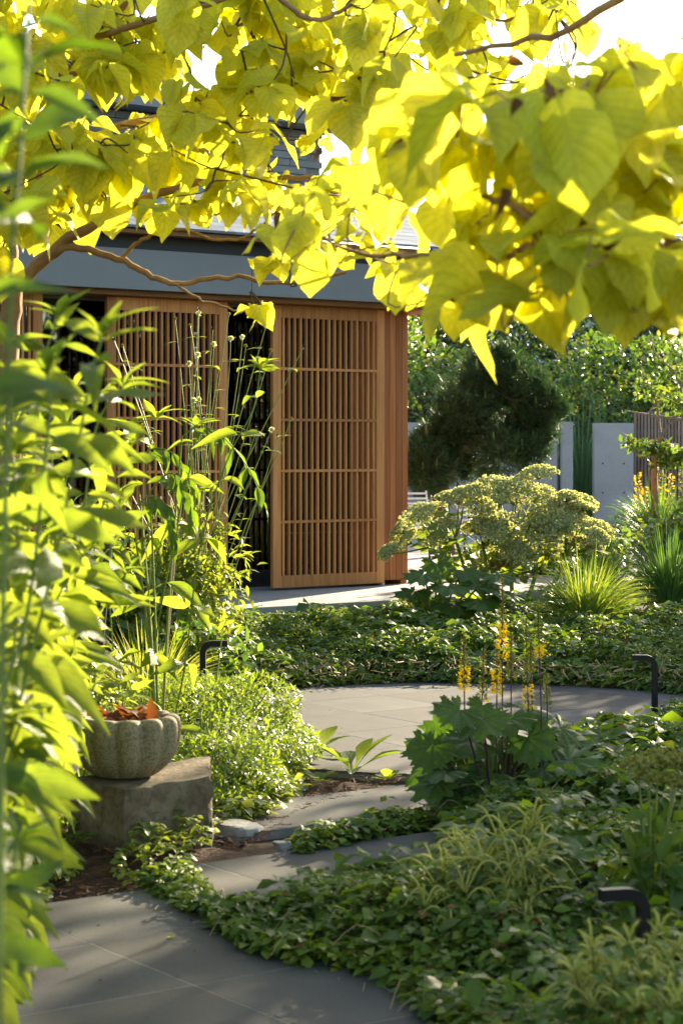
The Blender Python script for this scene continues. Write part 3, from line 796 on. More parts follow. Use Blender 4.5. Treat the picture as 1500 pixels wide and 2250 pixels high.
# mountain pine
def pine():
    b = at(985, 985, 25.0); b[2] = .238
    t = thing('pine_tree', 'dense dark mountain pine in front of the concrete wall', 'tree', b)
    L = b
    mb = MB()
    def loc(px, py, dy=0): return at(px, py, 25.0 + dy) - L
    trunk = spline([np.zeros(3), loc(965, 1110), loc(975, 1060), loc(1010, 1000), loc(1060, 940), loc(1090, 860)], 14)
    mb.add(*tube_arr(trunk, np.linspace(.11, .035, 14), 8))
    r_ = np.random.default_rng(9)
    lobes = [(1075, 850, .30), (1020, 880, .28), (1120, 840, .28), (1160, 870, .28), (1195, 900, .22), (1090, 930, .32), (1150, 950, .3), (1030, 950, .3), (1100, 1000, .28),
             (975, 960, .24), (945, 985, .22), (925, 1010, .22), (945, 1040, .24), (985, 1020, .28), (1040, 1010, .28), (930, 1055, .2), (1060, 820, .22), (1100, 800, .18), (1160, 990, .2), (1180, 940, .22), (1010, 920, .26)]
    tips, dirs = [], []
    for k, (px, py, r) in enumerate(lobes):
        c = loc(px, py, r_.uniform(-.25, .25))
        i = np.argmin(np.linalg.norm(trunk - c, axis=1))
        mb.add(*tube_arr(spline([trunk[i], (trunk[i] + c) / 2 + [0, 0, -.03], c], 6), np.linspace(.03, .012, 6), 5))
        r = r * (.78 + .2 * (k % 3) / 2)
        P, out = crown_pts(c, (r, r, r * .8), 135, .22, k, .5)
        tips.append(P); dirs.append(out)
    mb.build('trunk', M['bark_dark'], t)
    P = np.concatenate(tips); D = nrm(np.concatenate(dirs) + np.array([0, -.1, .55]))
    tm = (np.array([(-.006, 0, 0), (.006, 0, 0), (.003, 1, 0), (-.003, 1, 0)]), np.array([(0, 1, 2, 3)]), np.array([(0, 0), (1, 0), (1, 1), (0, 1)]))
    tm = (tm[0] * [5.5, 1, 1], tm[1], tm[2])
    k = 28
    PP = np.repeat(P, k, 0); DD = np.repeat(D, k, 0)
    s = rng.random(len(PP))[:, None]
    PP = PP + DD * s * .10
    F = nrm(DD * (.35 + .9 * s) + rng.normal(size=PP.shape) * .55)
    tag(scatter(MB(), tm, PP, F, nrm(rng.normal(size=PP.shape)), .105 * (.8 + .4 * rng.random(len(PP)))).build('needles', M['needle'], t), kind='stuff')
    sel = rng.choice(len(P), 230, replace=False); cb = MB()
    for i in sel:
        if D[i][2] > .3:
            cb.add(*tube_arr([P[i] + D[i] * .06, P[i] + D[i] * .07 + [0, 0, .05], P[i] + D[i] * .08 + [0, 0, .12]], [.014, .017, .007], 5))
    tag(cb.build('candles', M['candle'], t), kind='stuff')
pine()

# reeds between the concrete walls, dark and lit grasses
def grass(name, label, base, h, spread, n, w, mat, seed, cat='grass', arch=.9, group=None, upright=.5):
    t = thing(name, label, cat, base, 0, group)
    r_ = np.random.default_rng(seed); V = []; F = []; U = []
    k = 7
    for i in range(n):
        a = r_.random() * 2 * PI; rr = spread * .22 * math.sqrt(r_.random())
        L = h * r_.uniform(.65, 1.15); lean = r_.random() ** upright * spread
        s = np.linspace(0, 1, k)
        d = np.array([math.cos(a), math.sin(a)])
        x = rr + lean * s ** 1.6
        z = L * (s - arch * .5 * (lean / spread) * s ** 2.6)
        side = np.array([-d[1], d[0]]) * w * .5
        ww = (1 - s ** 3 * .97)[:, None]
        tw = r_.normal() * .25
        c = np.stack([d[0] * x, d[1] * x, z], 1); c[:, 0] += tw * .1 * s ** 2 * side[0] * 100 * .2
        sd = np.array([side[0], side[1], w * .3 * r_.normal()])
        v = np.concatenate([c - sd * ww, c + sd * ww]); b = i * 2 * k
        V.append(v); F += [(b + q, b + q + 1, b + k + q + 1, b + k + q) for q in range(k - 1)]
    V = np.concatenate(V)
    tag(MB().add(V, F).build('blades', mat, t), kind='stuff')
    return t
G1 = 'ornamental grasses'
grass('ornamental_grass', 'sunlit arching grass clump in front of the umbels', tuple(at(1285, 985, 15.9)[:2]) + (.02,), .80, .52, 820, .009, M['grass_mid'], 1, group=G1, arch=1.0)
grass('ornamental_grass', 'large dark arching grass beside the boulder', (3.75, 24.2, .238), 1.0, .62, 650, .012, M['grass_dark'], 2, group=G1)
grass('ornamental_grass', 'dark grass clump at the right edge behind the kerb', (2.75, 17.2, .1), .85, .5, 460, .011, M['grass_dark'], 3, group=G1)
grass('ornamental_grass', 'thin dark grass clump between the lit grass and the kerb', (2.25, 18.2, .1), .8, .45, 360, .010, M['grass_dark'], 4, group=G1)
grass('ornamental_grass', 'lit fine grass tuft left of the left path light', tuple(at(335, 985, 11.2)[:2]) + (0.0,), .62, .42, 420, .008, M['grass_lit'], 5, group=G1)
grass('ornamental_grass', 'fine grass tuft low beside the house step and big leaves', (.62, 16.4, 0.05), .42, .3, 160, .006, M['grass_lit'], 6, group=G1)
grass('reed_clump', 'tall blue green reeds filling the gap between concrete walls', tuple(at(1275, 985, 32.3)[:2]) + (.2,), 2.35, .75, 130, .035, M['reed'], 7, 'reed', arch=.8)
grass('reed_clump', 'reeds arching over the top of the concrete pier', tuple(at(1340, 985, 32.6)[:2]) + (.2,), 2.4, .7, 80, .035, M['reed'], 8, 'reed', arch=.8)

# small cherry tree at the right edge
def small_tree():
    Y = 24.0; b = at(1440, 985, Y); b[2] = .238
    t = thing('young_tree', 'slim young tree with tan trunk in front of the batten fence', 'tree', b)
    L = b; l = lambda px, py, dy=0: at(px, py, Y + dy) - L
    mb = MB()
    mb.add(*tube_arr(spline([np.zeros(3), l(1438, 1110), l(1436, 1040), l(1440, 1000), l(1450, 960)], 10), np.linspace(.05, .03, 10), 8))
    mb.build('trunk', M['bark_tan'], t)
    mb = MB()
    br = [[l(1450, 960), l(1475, 985), l(1510, 1000)], [l(1450, 960), l(1420, 985), l(1385, 965), l(1365, 950)], [l(1450, 960), l(1470, 930), l(1500, 920), l(1540, 925)],
          [l(1500, 922), l(1430, 912), l(1372, 902)], [l(1450, 960), l(1440, 880), l(1420, 840), l(1405, 800)], [l(1500, 920), l(1490, 830), l(1440, 780), l(1430, 740)], [l(1425, 915), l(1432, 895), l(1450, 880)]]
    for q in br: mb.add(*tube_arr(spline(q, 8), np.linspace(.02, .006, 8), 5))
    mb.build('branches', M['bark_grey'], t)
    P = []
    for c, r, m_ in ((l(1440, 985), (.28, .3, .09), 260), (l(1490, 1000), (.3, .3, .1), 240), (l(1390, 975), (.12, .2, .05), 70), (l(1480, 880), (.25, .3, .2), 150), (l(1420, 850), (.18, .3, .2), 90), (l(1500, 800), (.3, .3, .3), 160), (l(1460, 1020), (.2, .2, .06), 90)):
        p, o = crown_pts(c, r, m_, .2, m_, .2); P.append(p)
    P = np.concatenate(P)
    tag(cloud(MB(), T_ov, P, np.tile([0, -.3, .3], (len(P), 1)) + rng.normal(size=P.shape) * .4, .085).build('crown', M['hedge'], t), kind='stuff')
small_tree()

# ------------------------------------------------------------------ stone bowl on its block
def block():
    # corners of the top from the photo, at the height of the top
    zt = .285
    c = [gr(285, 1736, zt), gr(462, 1706, zt), gr(452, 1682, zt), gr(150, 1712, zt)]
    c = [(p[0], p[1]) for p in c]
    c[3] = (c[3][0], c[3][1] + .12); c[2] = (c[2][0], c[2][1] + .25); c[3] = (c[0][0] - .26, c[0][1] + .26)
    c[0] = (c[0][0] - .02, c[0][1])
    n = 10; V = []
    r_ = np.random.default_rng(5)
    # subdivided prism with rough faces
    rows = [(-.06, 1.04), (.0, 1.03), (.06, 1.025), (.12, 1.015), (.18, 1.01), (.24, 1.0), (.272, .995), (zt, .975)]
    cen = np.mean(c, 0); ring = []
    for i in range(4):
        a, b = np.array(c[i]), np.array(c[(i + 1) % 4])
        for k in range(n): ring.append(a + (b - a) * k / n)
    ring = np.array(ring); m = len(ring)
    for z, s in rows:
        for q, p in enumerate(ring):
            d = .007 * math.sin(q * 1.7 + z * 40) + r_.normal() * .004
            w = cen + (p - cen) * s + nrm(p - cen) * d
            V.append((w[0], w[1], z + (r_.normal() * .003 if z > .2 else 0)))
    F = [(i * m + j, i * m + (j + 1) % m, (i + 1) * m + (j + 1) % m, (i + 1) * m + j) for i in range(len(rows) - 1) for j in range(m)]
    b = len(V)
    for f in (.6, .2, .02):
        for q, p in enumerate(ring):
            w = cen + (p - cen) * f * .975; V.append((w[0], w[1], zt + r_.normal() * .0012))
    k0 = (len(rows) - 1) * m
    for s in range(3):
        F += [(k0 + s * m + j, k0 + s * m + (j + 1) % m, k0 + (s + 1) * m + (j + 1) % m, k0 + (s + 1) * m + j) for j in range(m)]
    o = MB().add(V, F).build('stone_block', M['block'], smooth=True)
    md = o.modifiers.new('edge', 'EDGE_SPLIT'); md.split_angle = math.radians(50)
    tag(o, 'rough grey stone block under the lobed bowl', 'stone block')
    return cen, zt
BC, BZ = block()
def bowl():
    c = gr(278, 1712, BZ); Y = c[1] + .06
    c = np.array([(275 - 750) / FPX * Y, Y, BZ + .002])
    prof = [(.0, .0), (.105, .0), (.125, .012), (.178, .05), (.204, .10), (.215, .155), (.216, .20), (.211, .222), (.198, .236), (.172, .240), (.152, .228), (.143, .20), (.12, .18), (.0, .175)]
    m = 132; V = []
    for k, (r, z) in enumerate(prof):
        for j in range(m):
            a = 2 * PI * j / m
            lobe = abs(math.sin(a * 12 / 2 + .4)) ** .5
            amp = .19 if 2 <= k <= 9 else (.03 if k in (1, 10, 11) else 0)
            rr = r * (1 - amp + amp * lobe * 1.05)
            V.append((rr * math.cos(a), rr * math.sin(a), z - (.012 * (1 - lobe) if 7 <= k <= 9 else 0)))
    F = [(i * m + j, i * m + (j + 1) % m, (i + 1) * m + (j + 1) % m, (i + 1) * m + j) for i in range(len(prof) - 1) for j in range(m)]
    o = MB().add(V, F).build('stone_bowl', M['granite']); o.location = c
    md = o.modifiers.new('sub', 'SUBSURF'); md.levels = md.render_levels = 1
    tag(o, 'pale granite bowl with rounded petal lobes on the block', 'bowl')
    t = thing('dried_leaves', 'rusty dried leaves lying in the stone bowl', 'leaves', c + [0, 0, .19])
    P = rng.normal(size=(60, 3)) * [.065, .06, .012] + [0, 0, .028]
    F = rng.normal(size=(60, 3)); N = rng.normal(size=(60, 3)) * .6 + [0, 0, 1]
    leaf_parts(t, 'leaf', [leaf_t(OVATE, 4, 1, .5, .6)], M['dead'], P + c + [0, 0, .19], F, N, .05 + .03 * rng.random(60))
bowl()

def path_light(label, p, h, arm, rz, r=.016):
    t = thing('path_light', label, 'path light', p, rz, 'black path lights')
    w = r
    pts = [(0, 0, -.1), (0, 0, h * .5), (0, 0, h - .06)] + [(-.05 + .05 * math.cos(a), 0, h - .05 + .05 * math.sin(a)) for a in np.linspace(.15, PI / 2, 6)] + [(-arm * .5, 0, h), (-arm, 0, h)]
    V, F, U = tube_arr(pts, 1.0, 4)
    # square section
    pts = np.array(pts); T = nrm(np.gradient(pts, axis=0)); B = np.array([0, 1.0, 0]); A = np.cross(T, B)
    V = np.stack([pts + A * w + B * w, pts + A * w - B * w, pts - A * w - B * w, pts - A * w + B * w], 1).reshape(-1, 3)
    MB().add(V, F, U).build('post', M['black'], t, smooth=False)
    addbox(MB(), -arm + .01, -.09, -.011, .011, h - w - .003, h - w - .0002).build('lamp_lens', M['planter'], t, smooth=False)
    MB().add(*tube_arr([(0, 0, -.02), (0, 0, .012)], .035, 12)).build('base_plate', M['black'], t)
    return t
L2p = gr(1437, 1597); L1p = np.array([(446 - 750) / FPX * 10.7, 10.7, 0.0])
path_light('black angled path light at the right rim of the round patio', tuple(L2p), .385, .125, 0)
path_light('black angled path light between the lit bushes at the left', tuple(L1p), .53, .13, PI)
L3p = at(1412, 985, 5.6); L3p[2] = 0
path_light('black angled path light among the bottom right ground cover', tuple(L3p), .335, .125, .25)

# ------------------------------------------------------------------ ground cover
def in_poly(x, y, poly):
    ins = np.zeros(len(x), bool); n = len(poly)
    for i in range(n):
        x1, y1 = poly[i]; x2, y2 = poly[(i + 1) % n]
        c = ((y1 > y) != (y2 > y)) & (x < (x2 - x1) * (y - y1) / (y2 - y1 + 1e-12) + x1)
        ins ^= c
    return ins
def edge_dist(x, y, poly):
    d = np.full(len(x), 9.0); n = len(poly)
    for i in range(n):
        a = np.array(poly[i]); b = np.array(poly[(i + 1) % n]); ab = b - a; L = ab @ ab
        t = np.clip(((x - a[0]) * ab[0] + (y - a[1]) * ab[1]) / L, 0, 1)
        d = np.minimum(d, np.hypot(x - a[0] - t * ab[0], y - a[1] - t * ab[1]))
    return d
O2 = [(0, .03), (.5, .33), (1, .05)]
T_cov = [leaf_t(OBOV, 3, 1, .35, .25), leaf_t(OBOV, 3, 1, .2, .5), leaf_t(OVATE, 3, 1, .35, .3)]
T_far = [leaf_t([(0, .04), (.55, .36), (1, .06)], 2, 1, .35, .3), leaf_t([(0, .04), (.4, .3), (1, .03)], 2, 1, .2, .5)]
def cover(name, label, poly, n, h, size, mat, seed, edge=.25, hmin=.04, avoid=None, trif=True, tm=None):
    """rosettes of three leaflets on stalks over a lumpy mound"""
    r_ = np.random.default_rng(seed)
    P_ = np.array(poly); lo, hi = P_.min(0), P_.max(0)
    x = r_.uniform(lo[0], hi[0], n * 3); y = r_.uniform(lo[1], hi[1], n * 3)
    k = in_poly(x, y, poly) & (np.abs(x) / y < .195)
    if avoid is not None: k &= ~avoid(x, y)
    x, y = x[k][:n], y[k][:n]
    e = np.clip(edge_dist(x, y, poly) / edge, 0, 1) ** .6
    mound = hmin + (h - hmin) * e * (.70 + .34 * np.sin(x * 4.3 + seed) * np.sin(y * 3.7 + x) + .16 * np.sin(x * 13 + y * 9) + .10 * np.sin(x * 29 - y * 23))
    z = mound * (1 - .75 * r_.random(len(x)) ** 2.2) + r_.normal(size=len(x)) * .012 + soil(x, y)
    P = np.stack([x, y, np.maximum(z, .012)], 1)
    m = len(P); mb = MB()
    a0 = r_.random(m) * 2 * PI
    tilt = r_.normal(size=(m, 3)) * .28; tilt[:, 2] = 1
    tilt[:, 0] += .15; tilt[:, 1] -= .12
    S = size * (.45 + .65 * r_.random(m) + .5 * r_.random(m) ** 4) * (1 + .25 * np.sin(x * 2.9 + y * 1.7))
    lone = r_.random(m) < .03; P[lone, 2] += .05 * r_.random(int(lone.sum()))
    for j in range(3 if trif else 1):
        a = a0 + j * 2.1 + r_.normal(size=m) * .15
        F = np.stack([np.cos(a), np.sin(a), .1 + .3 * r_.normal(size=m)], 1)
        N = nrm(tilt + r_.normal(size=(m, 3)) * .22 - F * .25)
        scatter(mb, tm or T_cov, P, F, N, S)
    o = mb.build(name, mat); tag(o, label, 'ground cover', kind='stuff')
    if n > 5000:   # withered leaves and wiry runners among the green
        q = r_.choice(m, 420, replace=False)
        scatter(dm := MB(), T_cov, P[q] + [0, 0, .012], r_.normal(size=(420, 3)) * [1, 1, .3], r_.normal(size=(420, 3)) * .5 + [0, -.3, 1], size * r_.uniform(.5, 1.0, 420))
        tag(dm.build('withered_leaves', M['withered'], o), kind='stuff')
        rm = MB()
        for i in r_.choice(m, 260, replace=False):
            a = r_.random() * 6.3; d = np.array([math.cos(a), math.sin(a), 0]) * r_.uniform(.06, .16)
            rm.add(*tube_arr(spline([P[i], P[i] + d * .5 + [0, 0, .03], P[i] + d + [0, 0, -.03]], 5), .0014, 4, False))
        tag(rm.build('runners', M['stem_tan'], o), kind='stuff')
    return P, mound
def g2(*pts): return [tuple(gr(*p)[:2]) for p in pts]
PX = lambda x, y: (750 + FPX * x / y, 985 + FPX * CAM_H / y)
bed_far_in = [tuple(PC + (PR + .25) * np.array([math.cos(a), math.sin(a)])) for a in np.linspace(math.radians(20), math.radians(135), 12)] + [tuple(hw(-2.2, 1.8)[:2]), tuple(hw(1.2, 1.8)[:2]), (3.2, 15.0)]
bed_front = g2((395, 2000), (480, 2012), (590, 2018), (660, 1985), (745, 1972), (800, 1945), (890, 1940), (1010, 1912), (960, 1800), (1010, 1722), (1250, 1655), (1440, 1612), (1650, 1600), (1900, 1800), (1900, 2500), (1030, 2500), (975, 2290), (880, 2190), (760, 2140), (650, 2130), (560, 2105), (480, 2058), (420, 2015))
cover('ground_cover', 'dark green three leaved ground cover filling the front right bed', bed_front, 17500, .205, .054, M['cover'], 3, .3)
cover('ground_cover', 'larger soft leaves rising here and there through the front bed', bed_front, 420, .27, .085, M['dark_green'], 13, .35, .08)
cover('ground_cover', 'larger soft leaves rising through the far bed', bed_far_in, 420, .36, .09, M['dark_green'], 14, .4, .1)
bed_strip = g2((630, 1866), (740, 1838), (900, 1805), (985, 1790), (985, 1815), (840, 1845), (740, 1868), (650, 1886))
cover('ground_cover', 'low strip of green leaves growing between the two stepping slabs', bed_strip, 480, .075, .040, M['cover'], 4, .06, .02)
bed_edge = g2((300, 1950), (420, 1920), (470, 1975), (500, 2040), (420, 2020))
cover('ground_cover', 'small leaves creeping over the corner of the front path', bed_edge, 500, .07, .038, M['cover'], 5, .06, .02)
bed_far = [tuple(PC + (PR - .04) * np.array([math.cos(a), math.sin(a)])) for a in np.linspace(math.radians(-5), math.radians(150), 20)]
bed_far = bed_far + [tuple(gr(470, 1560)[:2]), tuple(hw(-2.8, 1.6)[:2]), tuple(hw(1.3, 1.6)[:2]), (1.6, 17.6), (4.6, 17.2), (4.5, 11.3)]
def av_far(x, y):
    return (x > 1.88) & (x < 5.2) & (y > 15.2) & (y < 15.8)
cover('ground_cover', 'deep green ground cover between the round patio and the house step', bed_far, 22000, .30, .058, M['cover'], 6, .75, .03, av_far, tm=T_far)
bed_left = g2((150, 1790), (240, 1760), (480, 1700), (600, 1690), (690, 1700), (640, 1760), (590, 1800), (480, 1830), (480, 1740), (250, 1850), (120, 1900), (60, 1860))
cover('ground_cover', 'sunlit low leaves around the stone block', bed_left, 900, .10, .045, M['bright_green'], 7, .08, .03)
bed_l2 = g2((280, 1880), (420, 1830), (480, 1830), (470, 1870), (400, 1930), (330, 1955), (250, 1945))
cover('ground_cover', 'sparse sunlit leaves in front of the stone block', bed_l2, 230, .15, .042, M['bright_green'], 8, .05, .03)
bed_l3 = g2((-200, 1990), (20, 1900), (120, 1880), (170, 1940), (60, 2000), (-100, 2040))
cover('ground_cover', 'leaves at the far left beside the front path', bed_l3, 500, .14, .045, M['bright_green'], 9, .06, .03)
# stems and dry bits on the visible skirt of the far bed
mb = MB(); r_ = np.random.default_rng(17)
for k in range(1000):
    a = r_.uniform(math.radians(-5), math.radians(140)); rr = PR + r_.uniform(-.08, .22)
    p = np.array([PC[0] + rr * math.cos(a), PC[1] + rr * math.sin(a), r_.uniform(.01, .15)])
    mb.add(*tube_arr([p, p + r_.normal(size=3) * [.03, .03, .025]], [.004, .003], 4, False))
o = mb.build('dry_stems', M['stem_tan']); tag(o, 'tan dry stems under the rim of the far ground cover', 'dry stems', kind='stuff')
# mulch chips and pine needles on the soil
def chips(name, label, poly, n, seed, mat, ln=(.015, .05), w=.004):
    r_ = np.random.default_rng(seed); P_ = np.array(poly); lo, hi = P_.min(0), P_.max(0)
    x = r_.uniform(lo[0], hi[0], n * 3); y = r_.uniform(lo[1], hi[1], n * 3); k = in_poly(x, y, poly); x, y = x[k][:n], y[k][:n]
    mb = MB()
    tm = (boxv(-.5, .5, 0, 1, -.2, .2) * [w * 20, 1, w * 20], np.array(QB), np.zeros((8, 2)))
    m = len(x); a = r_.random(m) * 2 * PI
    scatter(mb, tm, np.stack([x, y, soil(x, y) + .022 * r_.random(m)], 1), np.stack([np.cos(a), np.sin(a), .15 * r_.normal(size=m)], 1), nrm(r_.normal(size=(m, 3)) * .4 + [0, 0, 1]), r_.uniform(*ln, size=m))
    o = mb.build(name, mat, smooth=False); tag(o, label, 'mulch', kind='stuff')
chips('mulch', 'red brown bark mulch on the soil around the stone block', g2((-100, 2010), (330, 1958), (480, 1900), (600, 1850), (700, 1720), (860, 1700), (900, 1715), (600, 1800), (400, 1700), (-100, 1800)), 5200, 1, M['mulch'], (.01, .045))
chips('fallen_needles', 'thin dry needles scattered on the path edges', g2((330, 1958), (480, 2040), (640, 2115), (800, 2160), (960, 2240), (900, 2250), (700, 2150), (520, 2090), (430, 2040), (280, 1985)), 130, 2, M['stem_tan'], (.03, .09), .0012)
def litter():
    r_ = np.random.default_rng(44); pts = []
    while len(pts) < 95:
        px, py = r_.uniform(40, 1400), r_.uniform(1515, 2250); p = gr(px, py, .014)
        q = p[:2] @ np.array([.811, .585]); w = p[:2] @ np.array([.585, -.811])
        if np.hypot(*(p[:2] - PC)) < PR - .05 or (-7.4 < w < -6.9 and 4.5 < q < 6.5) or (-6.4 < w < -5.9 and 3.8 < q < 6.2) or (w > -6.15 and q < 4.5): pts.append(p)
    m = len(pts); a = r_.random(m) * 6.3
    mb = scatter(MB(), [leaf_t(OVATE, 3, 1, .5, .6), leaf_t(LANCE, 3, 1, .3, .3)], np.array(pts), np.stack([np.cos(a), np.sin(a), 0 * a], 1), r_.normal(size=(m, 3)) * .15 + [0, 0, 1], r_.uniform(.006, .022, m))
    tag(mb.build('leaf_litter', M['withered']), 'tiny dry leaf scraps scattered over the paving', 'leaf litter', kind='stuff')
litter()
fl = tmesh(leaf_t(OVATE, 4, 1, .4, .5), 'fallen_leaf', M['gold'])
for k, (px, py, s, lab) in enumerate(((384, 2058, .045, 'small fallen yellow leaf on the front path'), (66, 2116, .02, 'tiny fallen leaf scrap near the left of the path'), (710, 1760, .03, 'fallen leaf on the sunlit stepping slab'))):
    p = gr(px, py, .016)
    o = link_obj('fallen_leaf', fl, None, Matrix.Translation(p) @ Matrix.Rotation(1.3 + k, 4, 'Z') @ Matrix.Scale(s, 4))
    tag(o, lab, 'leaf', 'fallen leaves', 'thing')

# ------------------------------------------------------------------ bushes left of the middle
def bush(name, label, c, r, n, size, mat, tm, seed, cat='shrub', stems=10, up=.6, jit=.5, lump=.25, shell=.4, group=None):
    t = thing(name, label, cat, (c[0], c[1], 0), 0, group)
    P, out = crown_pts((0, 0, c[2]), r, n, lump, seed, shell)
    k = P[:, 2] > .01; P, out = P[k], out[k]
    tag(cloud(MB(), tm, P, out, size, up, jit).build('foliage', mat, t), kind='stuff')
    r_ = np.random.default_rng(seed + 50); mb = MB()
    for i in range(stems):
        d = r_.normal(size=3) * .45 * np.array(r); e = np.array([d[0], d[1], c[2] + abs(d[2]) + r[2] * .3])
        mb.add(*tube_arr(spline([e * [.25, .25, 0], e * [.6, .6, .55], e], 6), np.linspace(.007, .003, 6), 5))
    mb.build('stems', M['stem_green'], t)
    return t
bush('mound_shrub', 'bright fine leaved mound behind the stone bowl', (-.66, 9.8, .17), (.54, .60, .29), 12000, .035, M['mound'], T_lan, 2, lump=.14, shell=.72, up=.9)
bush('mound_shrub', 'bright fine leaved mound right of the stone bowl', (-.52, 9.0, .10), (.28, .36, .19), 4600, .033, M['mound'], T_lan, 8, lump=.14, shell=.7, up=.9)
bush('leafy_shrub', 'lit leafy shrub against the lower screens', (-1.12, 12.6, .46), (.40, .45, .46), 3400, .075, M['bright_green'], T_lan + T_ov, 3)
bush('leafy_shrub', 'dark green shrub low beside the left path light', (-.95, 12.0, .22), (.38, .4, .28), 2200, .085, M['hedge'], T_lan + T_ov, 4)
bush('leafy_shrub', 'green shrub further left under the screens', (-1.75, 12.4, .55), (.6, .5, .6), 4200, .09, M['hedge'], T_lan, 5)
bush('leafy_shrub', 'lit loose shrub behind the near stalks', (-1.35, 8.6, .42), (.42, .5, .45), 2400, .085, M['bright_green'], T_lan, 6)
bush('leafy_shrub', 'lit shrub filling the left edge at mid height', (-1.25, 7.3, .75), (.28, .4, .45), 1200, .10, M['bright_green'], T_lan, 7)

# tall pale scabious
def scabious():
    b = np.array([-.92, 12.8, 0.0])
    t = thing('scabious_plant', 'tall wiry plant with pale cream pincushion flowers before the screens', 'flower', b)
    r_ = np.random.default_rng(12); sm = MB(); lf = MB()
    heads = [(533, 742), (585, 715), (595, 770, 1), (507, 745), (470, 757), (435, 780), (416, 800), (437, 690), (503, 690, 1), (426, 880), (436, 878), (475, 900), (418, 715, 1), (468, 722, 1), (440, 830, 1), (597, 945), (610, 955, 1), (565, 945, 1), (640, 920, 1), (667, 762, 1),
             (550, 990, 1), (565, 940, 1), (480, 815, 1), (340, 700), (270, 760, 1), (250, 745, 1), (292, 780, 1), (447, 915, 1), (540, 760, 1), (520, 800, 1), (575, 995, 1), (542, 1115, 1), (455, 680, 1), (437, 680, 1), (385, 700, 1)]
    for k, h in enumerate(heads):
        if k % 3 == 2 and k > 8: continue
        e = at(h[0], h[1], 12.9 + r_.uniform(-.3, .3)) - b
        s0 = np.array([r_.normal() * .1, r_.normal() * .1, 0])
        mid = s0 * .5 + e * .5 + np.array([-e[0] * .25 + r_.normal() * .05, 0, -.05])
        pts = spline([s0, mid * [.8, 1, .9], e * .8 + mid * .2 + [0, 0, .0], e], 12)
        sm.add(*tube_arr(pts, np.linspace(.0045, .0024, 12), 5))
        for q in (4, 6, 8):
            for sgn in (-1, 1):
                a = r_.random() * PI
                F = np.array([[math.cos(a) * sgn, math.sin(a) * sgn, .3]])
                scatter(lf, T_lan, pts[q][None], F, np.array([[0, 0, 1.0]]), .06 + .05 * r_.random())
        dead = len(h) > 2
        R = .013 if dead else .022
        d = nrm(r_.normal(size=(34, 3)) + np.array([0, -.2, .6]))
        P = np.repeat(e[None], 34, 0)
        scatter(hm := MB(), [leaf_t(OBOV, 2, 1, .2, .1)], P, d, rng.normal(size=(34, 3)), R)
        hm.build('seed_head' if dead else 'flower_head', M['stem_dark'] if dead and k % 2 else (M['bud'] if dead else M['cream']), t)
    sm.build('stems', M['stem_green'], t)
    P, out = crown_pts((0, 0, .75), (.35, .3, .5), 900, .2, 5, .1)
    scatter(lf, T_lan, P, out + rng.normal(size=P.shape), rng.normal(size=P.shape) * .5 + [0, 0, 1], .08)
    tag(lf.build('foliage', M['bright_green'], t), kind='stuff')
    mb = MB()
    for k in range(9):
        x = r_.normal() * .22
        mb.add(*tube_arr(spline([(x * .5, 0, 0), (x, .05, .7), (x * 1.5 + r_.normal() * .15, 0, 1.25)], 8), .006, 5))
    mb.build('dry_stalks', M['stem_tan'], t)
scabious()
pole = thing('garden_pole', 'dark green pole standing among the left shrubs', 'pole', tuple(at(212, 985, 9.6)[:2]) + (0,))
MB().add(*tube_arr([(0, 0, -.1), (.0, 0, .45), (.06, 0, 1.15)], .021, 8)).build('post', plain('pole_green', (.012, .03, .025), .4), pole)
MB().add(*tube_arr([(.01, 0, .62), (.01, 0, .66)], .028, 8)).build('collar', M['black'], pole)
cane = MB().add(*tube_arr(spline([at(350, 1628, 10.8), at(378, 1290, 10.8), at(390, 1160, 10.8), at(402, 1080, 10.8)], 9) , .008, 6)).build('bamboo_cane', M['stem_tan'])
cane.data.vertices  # stands in the shrub, its foot in the soil
tag(cane, 'thin tan cane standing in the lit shrub', 'cane')

# seedlings at the patio edge
def rosette(name, label, p, n, L, mat, seed, tm=None, cat='plant', el=(.3, 1.1), group=None):
    t = thing(name, label, cat, p, 0, group); r_ = np.random.default_rng(seed)
    tm = tm or [leaf_t([(0, .02), (.3, .03), (.45, .12), (.65, .22), (.85, .17), (1, .02)], 8, 1, .3, .55, .03), leaf_t([(0, .02), (.3, .03), (.45, .1), (.65, .19), (.85, .15), (1, .02)], 8, 1, .4, .3, .03)]
    P, F, N, S = [], [], [], []
    for k in range(n):
        a = k * 2.4 + r_.normal() * .2; e = r_.uniform(*el)
        d = np.array([math.cos(a) * math.cos(e), math.sin(a) * math.cos(e), math.sin(e)])
        P.append(np.array(p) + d * .01); F.append(d); N.append(np.array([-math.cos(a) * math.sin(e), -math.sin(a) * math.sin(e), math.cos(e) + .1])); S.append(L * r_.uniform(.7, 1.1))
    leaf_parts(t, 'leaf', tm, mat, P, F, N, S)
    return t
rosette('leafy_seedling', 'sunlit broad leaved seedling at the patio edge, left one', gr(690, 1668), 8, .26, M['near_green'], 1, group='seedlings at the patio edge')
rosette('leafy_seedling', 'sunlit broad leaved seedling at the patio edge, right one', gr(775, 1700), 8, .24, M['near_green'], 4, group='seedlings at the patio edge')
for k, (px, py, lab) in enumerate(((850, 1716, 'tiny plant at the tip of the mulch bed'), (700, 1720, 'small sunlit plant in the mulch below the left seedling'), (590, 1760, 'lit upright leaves right of the stone block'))):
    rosette('small_plant', lab, gr(px, py), 9, .09 + .05 * (k == 2), M['bright_green'], 20 + k, T_obo, group='small plants in the mulch')
